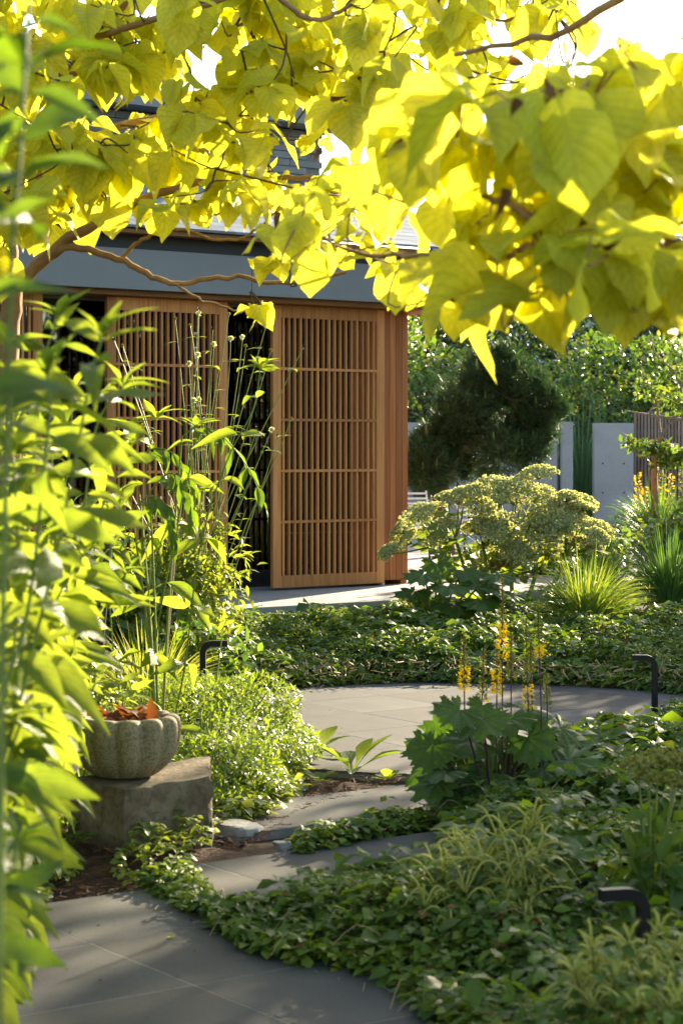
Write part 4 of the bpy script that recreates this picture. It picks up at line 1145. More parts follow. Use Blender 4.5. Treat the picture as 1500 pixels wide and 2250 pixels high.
for k, (px, py, lab) in enumerate(((330, 1900, 'leafy weed before the left face of the block'), (400, 1890, 'lit weed at the foot of the block'), (240, 1850, 'shaded weed left of the block'), (160, 1900, 'shaded weed further left of the block'))):
    rosette('strawberry_plant', lab, gr(px, py) + np.array([0, 0, float(soil(*gr(px, py)[:2]))]), 14, .10, M['bright_green'] if k < 2 else M['cover'], 30 + k, [leaf_t([(0, .015), (.5, .02), (.6, .16), (.8, .24), (.95, .14), (1, .03)], 6, 1, .3, .35)], group='weeds around the block')

# ------------------------------------------------------------------ ligularia in the front bed
def ligularia():
    b = gr(1085, 1800); b[2] = 0
    t = thing('ligularia_plant', 'dark leaved ligularia with yellow flower spikes in the front bed', 'flower', b)
    Y = b[1]; r_ = np.random.default_rng(3)
    tm = [lobed_t(9, .16, .55, 4, .18, .07, 1), lobed_t(9, .2, .6, 4, .05, .08, 2), lobed_t(7, .28, .6, 4, .2, .07, 3)]
    spots = [(1010, 1560, .11), (1060, 1580, .13), (1150, 1560, .12), (1200, 1590, .13), (1100, 1620, .14), (1010, 1640, .13), (950, 1640, .12), (930, 1690, .13), (1000, 1690, .12), (1060, 1660, .15), (1140, 1660, .15), (1210, 1640, .13),
             (1250, 1670, .12), (1240, 1720, .12), (1180, 1720, .14), (1100, 1740, .13), (1030, 1740, .12), (970, 1760, .11), (1130, 1780, .12), (1200, 1780, .11), (1010, 1600, .11), (900, 1800, .09), (930, 1830, .08), (980, 1700, .12), (1160, 1620, .13), (1080, 1700, .13), (1230, 1600, .1), (1060, 1550, .09), (960, 1720, .12), (1020, 1790, .11), (1080, 1800, .12), (1150, 1820, .12), (1230, 1760, .12), (1270, 1730, .1), (1190, 1690, .13), (1040, 1630, .12), (1120, 1580, .11), (980, 1610, .10), (1000, 1830, .10), (1210, 1830, .11)]
    P, F, N, S = [], [], [], []; sm = MB()
    for px, py, s in spots:
        c = at(px, py, Y + r_.uniform(-.25, .3)); d = c - b; d[2] = 0
        rad = nrm(d + r_.normal(size=3) * .05)
        f = nrm(rad + np.array([0, -.35, -.25 - .6 * r_.random()])); nn = nrm(np.array([0, 0, .85]) + rad * .45 + np.array([0, -.5, 0]) + r_.normal(size=3) * .25)
        P.append(c); F.append(f); N.append(nn); S.append(s * r_.uniform(.85, 1.35))
        foot = b + nrm(d) * .03
        sm.add(*tube_arr(spline([foot - b, (foot * .4 + c * .6) - b + [0, 0, .03], c - b], 8), np.linspace(.006, .0035, 8), 5))
    leaf_parts(t, 'leaf', tm, M['ligularia'], P, F, N, S)
    sm.build('leaf_stalks', M['stem_dark'], t)
    for k, (px, y0, y1, yl, yt) in enumerate(((1020, 1680, 1390, 1520, 1470), (1055, 1700, 1425, 1545, 1540), (1085, 1700, 1400, 1530, 1480), (1100, 1680, 1270, 1450, 1370), (1125, 1690, 1390, 1500, 1500), (1155, 1690, 1360, 1565, 1505), (1170, 1690, 1410, 1480, 1480), (1180, 1690, 1340, 1445, 1420), (1195, 1640, 1480, 1560, 1560))):
        z0 = at(px, y0, Y); e = at(px + r_.uniform(-6, 10), y1, Y + r_.uniform(-.12, .12)); lean = r_.uniform(-.03, .03)
        pts = spline([b + [(px - 1085) / 4500 * 4, 0, 0], z0 + [lean * .4, 0, 0], e], 16)
        MBs = MB().add(*tube_arr(pts - b, np.linspace(.005, .0025, 16), 5))
        sp = MBs.build('flower_spike', M['stem_dark'], t)
        zl = at(px, yl, Y)[2]; zt = at(px, yt, Y)[2]
        fl, bd = MB(), MB()
        for q in range(140):
            z = zl + (e[2] - zl) * r_.random()
            i = np.argmin(np.abs(pts[:, 2] - z)); c = pts[i].copy(); c[2] = z
            a = r_.random() * 2 * PI; d = np.array([math.cos(a), math.sin(a), .35])
            frac = (z - zl) / (e[2] - zl + 1e-6)
            c = c + d * .014 * (1 - frac * .7)
            if z < zt:
                for w in range(2):
                    scatter(fl, [leaf_t(LANCE, 2, 1, 0, .3)], (c - b)[None], (d + r_.normal(size=3) * .7)[None], r_.normal(size=(1, 3)), .021)
            else:
                scatter(bd, [leaf_t(OBOV, 2, 1, .6, .1)], (c - b)[None], (d + [0, 0, .5])[None], r_.normal(size=(1, 3)), .014 * (1.1 - frac * .5))
        if fl.n: fl.build('petals', M['petal'], sp)
        if bd.n: bd.build('buds', M['bud'], sp)
ligularia()

# ------------------------------------------------------------------ goatsbeard plumes (fading, wispy)
def plumes(name, label, b, tips, seed, L=.16):
    t = thing(name, label, 'plant', b); r_ = np.random.default_rng(seed)
    sm = MB(); lf = MB()
    for k, (px, py, Y, s) in enumerate(tips):
        e = at(px, py, Y); d0 = np.array([e[0] - b[0], e[1] - b[1], 0])
        pts = spline([np.zeros(3), d0 * .4 + [0, 0, e[2] * .6], (e - b) * .8 + [0, 0, .02], e - b], 10)
        sm.add(*tube_arr(pts, np.linspace(.005, .002, 10), 5))
        pm = MB()
        ax = nrm(pts[-1] - pts[-4])
        for q in range(20):
            f = q / 19; c = pts[-1] - ax * (.20 * s * (1 - f)); a = q * 2.4 + r_.normal() * .3
            d = nrm(np.array([math.cos(a), math.sin(a) * .8, .1 + f * .9 + r_.normal() * .25])); ln = L * s * (1.1 - .7 * f) * r_.uniform(.5, 1.3)
            u = np.linspace(0, 1, 7)[:, None]
            p = c + d * ln * u + np.array([0, 0, 1.0]) * ln * (r_.uniform(.1, .6) * np.sin(u * PI * .9) - .4 * u * u * r_.uniform(-.6, 1.6)) + r_.normal(size=3) * .01 * u
            pm.add(*tube_arr(p, np.array([.002, .0031, .0034, .0034, .003, .0023, .001]), 5))
            # tiny seed scales along the branchlet
            m_ = 44; i = r_.integers(0, 6, m_); w = r_.random((m_, 1)); cc = p[i] * (1 - w) + p[i + 1] * w
            scatter(pm, [leaf_t(OVATE, 1, 1, 0, 0)], cc, r_.normal(size=(m_, 3)) + d, r_.normal(size=(m_, 3)), .012)
        pm.build('plume', M['plume'], t)
        for q in range(8):
            c = pts[r_.integers(3, 9)]
            m_ = 5; a = r_.random() * 6.3
            dd = np.array([math.cos(a), math.sin(a), .1]); cc = c + dd * np.linspace(.02, .12, m_)[:, None]
            scatter(lf, T_ov, cc, np.cross(dd, [0, 0, 1]) * np.where(np.arange(m_) % 2, 1, -1)[:, None] + dd * .6, r_.normal(size=(m_, 3)) * .2 + [0, 0, 1], .05)
    sm.build('stems', M['stem_green'], t)
    tag(lf.build('foliage', M['cover'], t), kind='stuff')
plumes('goatsbeard_plant', 'wispy yellow green plumes in front of the ligularia', np.array([.42, 6.4, 0]),
       [(1180, 1800, 6.3, 1.25), (1100, 1830, 6.4, 1.2), (1060, 1890, 6.2, 1.1), (1190, 1870, 6.2, 1.2), (950, 1900, 6.3, 1.1), (1000, 1850, 6.6, .9), (1140, 1930, 6.1, 1.1), (1020, 1960, 6.1, 1.1), (930, 1990, 6.1, 1.0), (1110, 2010, 6.0, 1.1), (980, 2040, 6.0, .9), (1190, 1960, 6.2, .9), (1170, 2020, 6.0, 1.0)], 1)
plumes('goatsbeard_plant', 'wispy plumes beside the near path light at the bottom right', np.array([.62, 4.9, 0]),
       [(1300, 2080, 4.7, .9), (1380, 2060, 4.7, .9), (1450, 2040, 4.8, .9), (1260, 2130, 4.6, .8), (1350, 2150, 4.6, .9), (1440, 2140, 4.6, 1.0), (1490, 2200, 4.5, 1.0), (1400, 2210, 4.5, .9), (1300, 2200, 4.6, .7), (1490, 2080, 4.7, .9)], 2, .105)
rosette('pale_perennial', 'pale leaved plant at the bottom right corner', np.array([.60, 4.55, .10]), 40, .16, M['mound'], 60, T_ov, el=(.2, 1.3))

# ------------------------------------------------------------------ umbels
def umbel(parent, c, axis, R, mat, seed, nb=24, dens=26, fl=.012):
    r_ = np.random.default_rng(seed); axis = nrm(axis)
    x = nrm(np.cross(axis, [0.3, 1, .2])); y = np.cross(axis, x)
    ray, flw = MB(), MB()
    for k in range(nb):
        f = math.sqrt((k + .5) / nb); a = k * 2.4
        d = x * math.cos(a) * f + y * math.sin(a) * f
        e = c + d * R + axis * (R * .62 * (1 - .55 * f * f))
        ray.add(*tube_arr([c, (c + e) / 2 + axis * R * .06, e], [.0022, .0016, .0012], 4, False))
        m_ = dens; q = nrm(r_.normal(size=(m_, 3)) + axis * .9)
        P = e + q * min(R * .17, .021) * np.array([1, 1, 1]) * r_.uniform(.6, 1.0, (m_, 1))
        scatter(flw, [(np.array([(-.5, 0, 0), (.5, 0, 0), (.42, 1, .1), (-.42, 1, .1)]), np.array([(0, 1, 2, 3)]), np.zeros((4, 2)))], P, nrm(r_.normal(size=(m_, 3))), nrm(q + r_.normal(size=(m_, 3)) * .6), fl)
    u = ray.build('umbel', M['stem_green'], parent); flw.build('florets', mat, u)
def angelica():
    Y = 17.0; b = at(1130, 985, Y); b[2] = .05
    t = thing('giant_umbel_plant', 'big plant with pale cream green umbels glowing in the sun', 'flower', b)
    r_ = np.random.default_rng(6); sm = MB()
    heads = [(1140, 1030, .07), (1085, 1052, .16), (1150, 1062, .18), (1020, 1068, .10), (1200, 1050, .15), (1240, 1085, .13), (1010, 1098, .15), (1060, 1110, .13), (1130, 1100, .19), (1190, 1095, .18), (1270, 1095, .14), (960, 1115, .16), (920, 1130, .14), (885, 1150, .13),
             (1100, 1140, .17), (1160, 1140, .19), (1220, 1135, .18), (1280, 1130, .14), (1250, 1160, .17), (1300, 1165, .14), (1180, 1175, .18), (1120, 1180, .15), (880, 1180, .12), (945, 1180, .09), (858, 1215, .09), (1310, 1195, .12), (1260, 1195, .15), (1080, 1170, .12), (1040, 1145, .1), (1200, 1205, .14), (1140, 1215, .12), (985, 1140, .11), (1105, 1200, .1), (1050, 1075, .11), (1115, 1075, .15), (1170, 1120, .16), (1215, 1110, .15), (1090, 1105, .15), (1240, 1125, .14), (1150, 1165, .15), (1200, 1155, .16), (1040, 1120, .12), (975, 1090, .1), (1285, 1110, .11), (1330, 1180, .1)]
    joints = [at(1000, 1185, Y) - b, at(1120, 1180, Y) - b, at(1190, 1170, Y) - b, at(1060, 1200, Y) - b, at(1240, 1220, Y) - b]
    for j in joints: sm.add(*tube_arr(spline([np.zeros(3), j * [.7, .7, .5], j], 8), np.linspace(.022, .013, 8), 8))
    for k, (px, py, R) in enumerate(heads):
        e = at(px + r_.normal() * 12, py + r_.normal() * 9, Y + r_.uniform(-.5, .5)) - b
        j = min(joints, key=lambda q: abs(q[0] - e[0]) + .3 * abs(q[2] - e[2]))
        ax = nrm(nrm(e - j) * .7 + np.array([0.0, -.15, .6]) + r_.normal(size=3) * .15)
        c = e - ax * R * .5
        mid = (j + c) / 2 + np.array([(c[0] - j[0]) * .12, 0, -.03])
        sm.add(*tube_arr(spline([j, mid, c], 8), np.linspace(.010, .005, 8), 6))
        umbel(t, c, ax, R * 1.05, M['umbel'], k, nb=26 + int(R * 90), dens=34, fl=.012)
    sm.build('stems', M['stem_green'], t)
    tm = [lobed_t(5, .45, .7, 3, .1, .1, 4), lobed_t(7, .4, .6, 3, .15, .1, 5)]
    P, F, N, S = [], [], [], []
    for k in range(105):
        px = r_.uniform(930, 1310); py = r_.uniform(1125, 1300); c = at(px, py, Y + r_.uniform(-.4, .4))
        d = c - b; d[2] = 0
        P.append(c); F.append(nrm(d + [0, -.3, -.1])); N.append(nrm(np.array([0, -.25, 1.0]) + r_.normal(size=3) * .3)); S.append(r_.uniform(.06, .15))
    leaf_parts(t, 'leaf', tm, M['near_green'], P, F, N, S)
angelica()
def bigleaf(label, base, spots, Y, seed, size, mat):
    t = thing('broad_leaved_perennial', label, 'plant', base); r_ = np.random.default_rng(seed); b = np.array(base); sm = MB()
    tm = [lobed_t(9, .25, .5, 4, .15, .08, seed + 1), lobed_t(8, .3, .55, 4, .1, .08, seed + 2)]
    P, F, N, S = [], [], [], []
    for px, py, s in spots:
        c = at(px, py, Y + r_.uniform(-.2, .2)); d = c - b; d[2] = 0; d = nrm(d)
        P.append(c); F.append(nrm(d * .6 + [0, -.7, -.25])); N.append(nrm(np.array([0, -.45, 1.0]) + d * .25 + r_.normal(size=3) * .15)); S.append(s * size)
        sm.add(*tube_arr(spline([np.zeros(3), (c - b) * [.6, .6, .75], c - b], 7), np.linspace(.011, .007, 7), 6))
    leaf_parts(t, 'leaf', tm, mat, P, F, N, S)
    sm.build('leaf_stalks', M['stem_green'], t)
bigleaf('broad jagged green leaves in front of the cedar corner and umbels', (.72, 15.9, 0), [(930, 1262, 1), (985, 1290, 1.1), (910, 1300, 1), (1000, 1330, 1.3), (1060, 1320, 1.2), (1050, 1280, 1.2), (960, 1240, .9), (1100, 1300, 1.1), (1130, 1330, .9), (860, 1350, .7), (1020, 1255, 1.0), (1090, 1265, 1.0), (950, 1320, .9)], 15.9, 1, .2, M['dark_green'])
# olive umbellifer near the right edge
def near_umbel():
    Y = 6.1; b = at(1430, 985, Y); b[2] = 0
    t = thing('olive_umbel_plant', 'blurred olive yellow flat flower heads at the right edge', 'flower', b); sm = MB()
    for k, (px, py, R) in enumerate(((1400, 1655, .055), (1445, 1640, .06), (1490, 1655, .06), (1425, 1680, .045), (1478, 1690, .05), (1520, 1640, .05))):
        c = at(px, py + 40, Y + .08 * (k % 3 - 1)) - b
        sm.add(*tube_arr(spline([np.zeros(3), c * [.4, .4, .55], c], 8), np.linspace(.006, .003, 8), 5))
        umbel(t, c, np.array([.05 * k - .1, -.05, 1.0]), R, M['umbel_olive'], 70 + k, 20, 34, .007)
    sm.build('stems', M['stem_green'], t)
    P, out = crown_pts((0, 0, .28), (.16, .16, .16), 120, .2, 4, .1)
    tag(cloud(MB(), T_ov, P, out, .09).build('foliage', M['cover'], t), kind='stuff')
near_umbel()
# little ligularias before the fence
for k, (px, lab) in enumerate(((1400, 'yellow flower spike group left of the young tree'), (1415, 'second yellow spike just left of the young tree'), (1470, 'yellow spikes right of the young tree by the fence'), (1492, 'yellow spikes at the right edge by the fence'))):
    Y = 26.5; b = at(px, 985, Y); b[2] = .238
    t = thing('yellow_spike_flower', lab, 'flower', b, 0, 'yellow spikes by the fence'); r_ = np.random.default_rng(k)
    for q in range(1 if k < 2 else 3):
        x = r_.normal() * .08 * (k > 1); h = at(0, 1040 + r_.uniform(-12, 30), Y)[2] - .238
        sp = MB().add(*tube_arr([(x, 0, 0), (x, 0, h)], [.006, .004], 5)).build('flower_spike', M['stem_green'], t)
        z = h * (.45 + .55 * r_.random(90)); a = r_.random(90) * 6.3
        scatter(m2 := MB(), [leaf_t(OVATE, 2, 1, 0, .2)], np.stack([x + np.cos(a) * .02, np.sin(a) * .02, z], 1), np.stack([np.cos(a), np.sin(a), .2 + 0 * a], 1), r_.normal(size=(90, 3)), .04)
        m2.build('petals', M['petal'] if q % 2 == 0 else M['bud'], sp)
    scatter(m3 := MB(), [lobed_t(7, .2, .5, 2, .1, .05, 3)], r_.normal(size=(14, 3)) * [.15, .1, .05] + [0, 0, .25], r_.normal(size=(14, 3)) * [1, 1, .2] + [0, -1, 0], r_.normal(size=(14, 3)) * .2 + [0, -.3, 1], .12)
    m3.build('leaves', M['dark_green'], t)
bush('low_shrub', 'soft grey green shrub at the right foot of the concrete pier', (3.86, 27.2, .5), (.3, .3, .3), 1400, .06, M['reed'], T_lan, 41)
bush('low_shrub', 'dark low planting behind the umbels on the terrace', (2.2, 21.5, .35), (.9, .5, .4), 3500, .09, M['hedge'], T_ov, 42)
bush('low_shrub', 'dark shrub at the right edge behind the grasses', (3.3, 19.6, .45), (.5, .6, .5), 2600, .09, M['hedge'], T_ov, 43)
bush('low_shrub', 'potted shrub seen dark behind the glass door', tuple(hw(-.1, -1.7)[:2]) + (1.05,), (.42, .3, .38), 1500, .07, M['tree_dark'], T_ov, 44)

# ------------------------------------------------------------------ near stalks on the left
T_near = [leaf_t(LANCE, 12, 2, f, d, w, .06, ph, 0, tw, bd, .03) for f, d, w, ph, tw, bd in ((.4, .3, .07, 0, .2, .05), (.25, .55, .08, 2, -.3, -.08), (.6, .4, .06, 4, .35, .1), (.15, .2, .1, 5, -.15, .04), (.5, .8, .07, 6, .1, -.05))]
def stalk_plant(name, label, base, stems, mat, seed, cat='plant', L=.15, step=.10, tmpl=None, limit=300, els=(-.15, .75), group=None, tilt=.6, fmin=.12):
    """stems: lists of (px, py, Y) from foot to tip; leaves in pairs or threes at nodes"""
    b = np.array(base, float); t = thing(name, label, cat, b, 0, group); r_ = np.random.default_rng(seed); sm = MB()
    P, F, N, S = [], [], [], []
    for q in stems:
        pts = np.array([at(*p) for p in q])
        if pts[0][2] > .1: pts = np.vstack([[b[0], b[1], 0.0], pts])
        ln = np.linalg.norm(np.diff(pts, axis=0), axis=1).sum(); n = max(8, int(ln / .04))
        sp = spline(pts, n)
        sm.add(*tube_arr(sp - b, np.linspace(.0048, .0025, n), 6))
        acc = 0; a0 = r_.random() * 6.3; T = nrm(np.gradient(sp, axis=0))
        for i in range(2, n):
            acc += np.linalg.norm(sp[i] - sp[i - 1]); f = i / (n - 1)
            if f < fmin: continue
            if acc > step * (1.1 - .65 * f ** 2):
                acc = 0; a0 += 1.35 + r_.normal() * .25
                for k in range(3 if r_.random() < .35 else 2):
                    a = a0 + k * (PI if k < 2 else 1.6); e = els[0] + (els[1] - els[0]) * f ** 2.5 + r_.normal() * .22
                    d = np.array([math.cos(a) * math.cos(e), math.sin(a) * math.cos(e), math.sin(e)])
                    P.append(sp[i]); F.append(d); N.append(nrm(np.array([.1, -tilt, .75]) + r_.normal(size=3) * .38 - d * d[2]))
                    S.append(L * r_.uniform(.75, 1.2) * (1 - .45 * f ** 4))
        for k in range(6):   # tip tuft
            a = k * 1.05 + r_.random(); e = r_.uniform(.5, 1.2)
            d = np.array([math.cos(a) * math.cos(e), math.sin(a) * math.cos(e), math.sin(e)])
            P.append(sp[-1]); F.append(d); N.append(nrm(np.array([-d[0], -d[1], .8]))); S.append(L * r_.uniform(.4, .65))
    leaf_parts(t, 'leaf', tmpl or T_near, mat, P, F, N, S, limit)
    sm.build('stems', M['stem_green'], t)
    return t
stalk_plant('tall_stalk_plant', 'nearest tall blurred stalk with dark green lance leaves at the left edge', (-.43, 2.55, 0),
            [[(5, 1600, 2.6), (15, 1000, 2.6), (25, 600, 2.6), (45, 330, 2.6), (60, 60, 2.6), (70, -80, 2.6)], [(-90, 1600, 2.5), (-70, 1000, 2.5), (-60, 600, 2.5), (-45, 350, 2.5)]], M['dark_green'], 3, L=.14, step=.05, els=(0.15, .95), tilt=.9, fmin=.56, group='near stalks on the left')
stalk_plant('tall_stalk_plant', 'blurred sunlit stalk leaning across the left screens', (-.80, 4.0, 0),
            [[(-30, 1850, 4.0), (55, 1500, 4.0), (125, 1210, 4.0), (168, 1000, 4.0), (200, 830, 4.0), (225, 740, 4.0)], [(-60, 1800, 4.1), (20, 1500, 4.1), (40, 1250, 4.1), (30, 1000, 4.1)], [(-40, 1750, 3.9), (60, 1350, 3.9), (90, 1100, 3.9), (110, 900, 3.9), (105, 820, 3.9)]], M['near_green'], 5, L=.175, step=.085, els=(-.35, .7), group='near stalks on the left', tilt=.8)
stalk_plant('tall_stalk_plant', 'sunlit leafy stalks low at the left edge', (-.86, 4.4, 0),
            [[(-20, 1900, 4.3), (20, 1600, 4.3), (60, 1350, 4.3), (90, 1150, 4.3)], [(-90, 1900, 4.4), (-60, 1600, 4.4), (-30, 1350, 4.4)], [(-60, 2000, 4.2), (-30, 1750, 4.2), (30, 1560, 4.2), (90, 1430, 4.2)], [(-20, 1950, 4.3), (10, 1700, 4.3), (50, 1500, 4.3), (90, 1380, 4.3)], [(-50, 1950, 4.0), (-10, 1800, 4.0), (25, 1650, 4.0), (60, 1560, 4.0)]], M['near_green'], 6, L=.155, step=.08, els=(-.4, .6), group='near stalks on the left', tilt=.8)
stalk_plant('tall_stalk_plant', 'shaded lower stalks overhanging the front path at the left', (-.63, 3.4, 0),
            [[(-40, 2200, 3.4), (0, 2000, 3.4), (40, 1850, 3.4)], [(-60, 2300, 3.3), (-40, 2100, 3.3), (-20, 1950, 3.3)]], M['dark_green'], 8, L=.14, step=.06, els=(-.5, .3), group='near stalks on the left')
stalk_plant('leafy_stalk_plant', 'sunlit stalks of lance leaves in front of the middle screen', (-.82, 8.9, 0),
            [[(310, 1500, 8.9), (330, 1250, 8.9), (320, 1050, 8.9), (345, 920, 8.9)], [(400, 1500, 8.9), (440, 1200, 8.8), (500, 1010, 8.7), (556, 900, 8.7), (572, 810, 8.7)], [(260, 1500, 8.9), (240, 1250, 8.9), (260, 1080, 8.8), (280, 940, 8.8)], [(330, 1500, 8.9), (390, 1150, 8.9), (420, 1020, 8.9), (430, 940, 8.9)]], M['near_green'], 9, L=.18, step=.25, els=(-.25, .5), group='sunlit stalks before the screens')
stalk_plant('leafy_stalk_plant', 'sunlit stalks behind the near plants at the far left', (-.9, 5.2, 0),
            [[(0, 1600, 5.2), (20, 1300, 5.2), (10, 1060, 5.2), (30, 900, 5.2)], [(90, 1600, 5.4), (100, 1300, 5.4), (120, 1120, 5.4), (110, 960, 5.4)], [(20, 1750, 5.0), (70, 1500, 5.0), (120, 1330, 5.0), (190, 1210, 5.0)], [(40, 1750, 5.6), (60, 1500, 5.6), (90, 1400, 5.6)], [(40, 1500, 5.0), (60, 1200, 5.0), (80, 950, 5.0), (100, 780, 5.0), (130, 700, 5.0)], [(130, 1500, 5.3), (170, 1250, 5.3), (190, 1080, 5.3), (215, 930, 5.3), (270, 850, 5.3)], [(-40, 1500, 4.8), (-20, 1200, 4.8), (0, 950, 4.8), (20, 760, 4.8)], [(-20, 1750, 5.2), (50, 1480, 5.2), (100, 1250, 5.2), (160, 1150, 5.2)]], M['near_green'], 10, L=.16, step=.075, els=(-.3, .6), tilt=.8, group='sunlit stalks before the screens')
stalk_plant('leafy_stalk_plant', 'dense lit leafy stems between the near stalks and the left screen', (-1.12, 6.6, 0),
            [[(0, 1600, 6.4), (30, 1250, 6.4), (50, 1000, 6.4), (60, 820, 6.4)], [(60, 1600, 6.5), (110, 1250, 6.5), (150, 1020, 6.5), (160, 860, 6.5)], [(80, 1600, 6.6), (180, 1280, 6.6), (230, 1100, 6.6), (290, 980, 6.6)], [(40, 1600, 6.3), (120, 1350, 6.3), (200, 1200, 6.3), (260, 1120, 6.3)], [(-40, 1600, 6.3), (-20, 1250, 6.3), (0, 1020, 6.3), (0, 900, 6.3)], [(90, 1650, 6.5), (150, 1450, 6.5), (220, 1320, 6.5), (280, 1260, 6.5)]], M['near_green'], 21, L=.17, step=.08, els=(-.3, .6), group='sunlit stalks before the screens', tilt=.8)
# arching feathered leaves
def pinnate(label, base, arcs, seed, mat, L):
    t = thing('feather_leaf_shrub', label, 'shrub', base); b = np.array(base, float); r_ = np.random.default_rng(seed); sm = MB()
    P, F, N, S = [], [], [], []
    for q in arcs:
        pts = spline(np.array([at(*p) for p in q]), 14)
        foot = spline([b, b * .6 + pts[0] * .4 + [0, 0, .2], pts[0]], 8)
        sm.add(*tube_arr(np.vstack([foot, pts[1:]]) - b, np.concatenate([np.linspace(.008, .004, 8), np.linspace(.004, .002, 13)]), 5))
        T = nrm(np.gradient(pts, axis=0))
        for i in range(2, 14, 2):
            for s in (-1, 1):
                sd = nrm(np.cross(T[i], [0, 0, 1]))
                d = nrm(sd * s * .8 + T[i] * .55 - np.array([0, 0, .45]) + r_.normal(size=3) * .1)
                P.append(pts[i]); F.append(d); N.append(nrm(np.array([0, 0, 1.0]) + sd * s * .35)); S.append(L * r_.uniform(.8, 1.1))
        P.append(pts[-1]); F.append(T[-1]); N.append(np.array([0, 0, 1.0])); S.append(L)
    leaf_parts(t, 'leaflet', T_near, mat, P, F, N, S); sm.build('stems', M['stem_green'], t)
pinnate('arching feathered green leaves in front of the tall scabious', (-.80, 9.0, 0), [[(400, 960, 8.9), (440, 935, 8.9), (490, 960, 8.9), (540, 1020, 8.8), (575, 1090, 8.8)], [(330, 1080, 8.8), (370, 1040, 8.8), (400, 1060, 8.8), (425, 1130, 8.8)], [(300, 1010, 9), (340, 985, 9), (385, 1000, 9), (425, 1060, 9)], [(290, 1120, 8.7), (330, 1090, 8.7), (365, 1110, 8.7), (385, 1180, 8.7)]], 3, M['dark_green'], .115)

# ------------------------------------------------------------------ golden catalpas
HEART2 = [(0, .10), (.05, .27), (.14, .39), (.28, .455), (.45, .46), (.6, .41), (.73, .315), (.84, .19), (.92, .08), (1, .006)]
T_cat = [leaf_t(HEART2, 12, 3, f, d, w, .22, ph, .10, tw, bd, .022) for f, d, w, ph, tw, bd in
         ((.22, .30, .07, 0, .2, .05), (.45, .45, .08, 1.5, -.25, -.06), (.10, .65, .10, 3, .35, .12), (.6, .2, .06, 4, -.4, 0), (.3, .8, .12, 5, .1, -.14), (-.15, .4, .10, 2.2, .3, .08), (.35, .15, .14, 6, .5, .1), (.15, 1.0, .12, 7, -.3, .05), (.75, .5, .1, 8, .2, -.1))]
def whorls(tips, L, r_, kmin=3, kmax=6):
    P, F, N, S = [], [], [], []
    for c, s in tips:
        m_ = r_.integers(kmin, kmax + 1); a0 = r_.random() * 6.3
        for k in range(m_):
            a = a0 + k * 2 * PI / m_ + r_.normal() * .25; e = r_.uniform(-1.2, .15)
            d = np.array([math.cos(a) * math.cos(e), math.sin(a) * math.cos(e), math.sin(e)])
            nn = np.array([-d[0] * d[2], -d[1] * d[2], math.cos(e) ** 2]) + r_.normal(size=3) * .34
            P.append(c + r_.normal(size=3) * .015); F.append(d); N.append(nrm(nn)); S.append(L * s * (r_.uniform(.75, 1.25) if r_.random() < .75 else r_.uniform(.4, .75)))
    return P, F, N, S
def catalpa(name, label, base, limbs, tips, L, seed, rmain=.03, twig=.005, mats=None, kmin=3, kmax=6):
    b = np.array(base, float); t = thing(name, label, 'tree', b); r_ = np.random.default_rng(seed)
    allp = []
    for k, (pts, r0, r1) in enumerate(limbs):
        p = spline(np.array(pts), max(10, len(pts) * 5))
        p = p + np.concatenate([[np.zeros(3)], r_.normal(size=(len(p) - 2, 3)) * .004, [np.zeros(3)]])
        o = MB().add(*tube_arr(p - b, np.linspace(r0 * (1 if k == 0 else .78), r1 * .78, len(p)), 8)).build('trunk' if k == 0 else 'branch', M['bark_tan'], t)
        allp.append(p)
    AP = np.concatenate(allp); tw = MB()
    for c, s in tips:
        i = np.argmin(np.linalg.norm((AP - c) * [1, .8, 1.3], axis=1)); p0 = AP[i]
        mid = (p0 + c) / 2 + r_.normal(size=3) * .05 - [0, 0, .03]
        tw.add(*tube_arr(spline([p0, mid, c], 8) - b, np.linspace(twig, twig * .5, 8), 5))
        if len(AP) < 4000: AP = np.vstack([AP, spline([p0, mid, c], 5)[2:]])
    tw.build('twigs', M['bark_tan'] if twig < .0045 else M['bark_dark'], t)
    P, F, N, S = whorls(tips, L, r_, kmin, kmax)
    leaf_parts(t, 'leaf', T_cat, mats or [M['gold'], M['gold2']], P, F, N, S, 300, 'foliage', M['gold'])
    m_ = 22; i = r_.integers(0, len(tips), m_)
    dp = np.array([tips[q][0] for q in i]) + r_.normal(size=(m_, 3)) * .05
    scatter(dd := MB(), [leaf_t(OVATE, 5, 1, .9, 1.0)], dp - b, r_.normal(size=(m_, 3)) - [0, 0, 1], r_.normal(size=(m_, 3)), L * .35)
    dd.build('withered_leaves', M['withered'], t)
    return t
r_ = np.random.default_rng(77)
def A(px, py, Y=8.6): return at(px, py, Y)
baseA = np.array([-1.45, 8.6, 0])
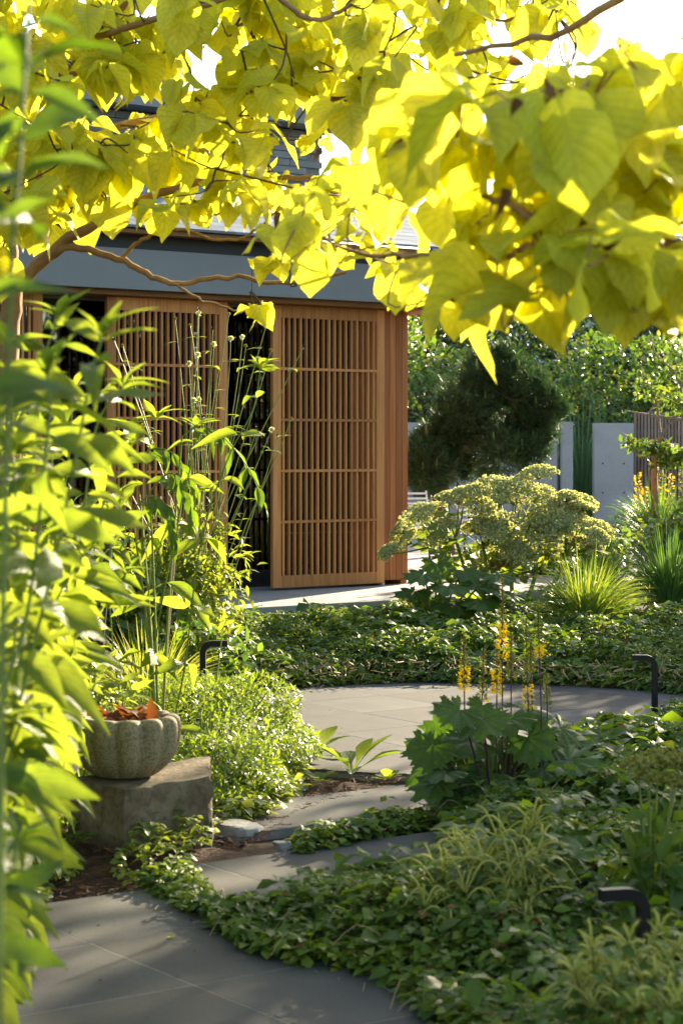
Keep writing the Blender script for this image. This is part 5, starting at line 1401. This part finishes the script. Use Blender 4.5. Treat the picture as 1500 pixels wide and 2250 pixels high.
limbsA = [([baseA, A(20, 1200), A(15, 800), A(30, 640)], .085, .05),
          ([A(30, 640), A(130, 540), A(220, 490), A(350, 425), A(470, 397), A(600, 392), A(690, 388)], .036, .011),
          ([A(60, 610), A(150, 545), A(260, 570), A(330, 606), A(390, 624), A(500, 606), A(620, 622), A(760, 598)], .022, .009),
          ([A(265, 570), A(310, 530), A(380, 503), A(450, 522), A(520, 525), A(580, 492), A(630, 430)], .012, .005),
          ([A(380, 622), A(440, 655), A(520, 682), A(560, 680)], .008, .004),
          ([A(30, 640), A(20, 480), A(70, 310), A(110, 240), A(150, 165), A(215, 80), A(300, -30)], .05, .022),
          ([A(150, 165), A(250, 145), A(330, 120), A(420, 100), A(520, 60), A(580, 20)], .016, .007),
          ([A(215, 80, 8.4), A(380, 30, 8.0), A(600, -20, 7.8), A(850, -10, 7.6), A(1050, 40, 7.5), A(1250, 20, 7.4)], .02, .006),
          ([A(560, -60, 7.2), A(640, 18, 7.2), A(700, 45, 7.2), A(770, 10, 7.2)], .014, .01),
          ([A(20, 480, 8.6), A(150, 330, 9.3), A(330, 260, 9.6), A(560, 230, 9.6), A(720, 180, 9.4)], .03, .008)]
tipsA = []
for k in range(285):
    px = r_.uniform(-90, 850); lim = 455 if px > 120 else 545
    py = r_.uniform(-150, lim) ; Y = r_.uniform(7.6, 9.8)
    if 590 < px < 760 and 250 < py < 360 and r_.random() < .8: continue
    if px > 560 and py > 250 and r_.random() < .5: continue
    if py < 110 and 330 < px < 440 and r_.random() < .75: continue
    if 130 < px < 420 and 470 < py: continue
    tipsA.append((at(px, py, Y), 1.0))
for k in range(60):
    px = r_.uniform(760, 1330); py = r_.uniform(-120, 190)
    if 1020 < px and 30 < py < 110 and r_.random() < .75: continue
    if 1250 < px and r_.random() < .6: continue
    tipsA.append((at(px, py, r_.uniform(6.6, 9.0)), .95))
for px, py in ((575, 668), (560, 675), (640, 540), (600, 560), (720, 560), (690, 470), (650, 440), (560, 440), (500, 450), (420, 440), (350, 450)):
    tipsA.append((at(px, py, 8.4), .75))
catalpa('golden_catalpa', 'golden leaved tree with tan limbs arching over the house front', baseA, limbsA, tipsA, .142, 78, mats=[M['gold'], M['gold'], M['gold2']])
# the nearer tree, its trunk stands to the right outside the view
baseB = np.array([1.75, 4.9, 0])
limbsB = [([baseB, baseB + [0, .05, .9], baseB + [-.05, 0, 1.7], np.array([1.55, 4.85, 2.2])], .09, .05),
          ([np.array([1.55, 4.85, 2.2]), at(1620, 220, 4.7), at(1380, 150, 4.6), at(1280, 215, 4.5), at(1180, 280, 4.4)], .03, .010),
          ([np.array([1.6, 4.85, 2.0]), at(1640, 480, 4.5), at(1400, 480, 4.3), at(1200, 500, 4.2), at(1130, 455, 4.2), at(1060, 430, 4.3)], .028, .008),
          ([at(1200, 500, 4.2), at(1120, 560, 4.4), at(950, 560, 4.9), at(800, 560, 5.4), at(700, 520, 5.8)], .012, .005),
          ([at(1400, 480, 4.3), at(1300, 600, 4.2), at(1200, 640, 4.2)], .012, .006),
          ([np.array([1.55, 4.85, 2.2]), at(1700, 60, 5.0), at(1450, -40, 5.0), at(1250, 60, 5.2), at(1000, 120, 5.6)], .03, .008)]
tipsB = []
sprays = [((1390, 150), (1180, 200), (950, 235), 10), ((1480, 300), (1250, 300), (900, 330), 13), ((1500, 420), (1280, 410), (1000, 420), 11), ((1480, 560), (1300, 540), (1050, 540), 12), ((1440, 640), (1250, 640), (1000, 640), 11), ((1520, 120), (1470, 200), (1440, 260), 3)]
for a, m_, c_, k in sprays:
    Y0 = r_.uniform(3.9, 4.5)
    for p in spline([a + (Y0,), m_ + (Y0 - .1,), c_ + (Y0 + .35,)], k):
        tipsB.append((at(p[0] + r_.normal() * 22, p[1] - 25 + r_.normal() * 16, p[2] + r_.normal() * .14), r_.uniform(.85, 1.15)))
for px, py in ((800, 470), (720, 450), (660, 490), (850, 520), (770, 540), (930, 590), (880, 610), (860, 420), (960, 650), (1000, 670), (740, 400), (620, 520), (690, 560), (820, 590), (640, 440), (900, 480), (780, 400)):
    tipsB.append((at(px + r_.normal() * 12, py - 30, r_.uniform(4.9, 6.2)), .8))
for k in range(5):   # the sunward side of the crown, outside the view
    tipsB.append((np.array([r_.uniform(.98, 1.75), r_.uniform(4.4, 5.6), r_.uniform(1.95, 3.0)]), 1.0))
catalpa('golden_catalpa', 'nearer golden tree whose large blurred leaves hang at the upper right', baseB, limbsB, tipsB, .138, 79, mats=[M['gold'], M['gold2']], kmin=3, kmax=4, twig=.0035)
print('objects', len(bpy.data.objects), 'tris', sum(len(m.polygons) * 2 for m in bpy.data.meshes))
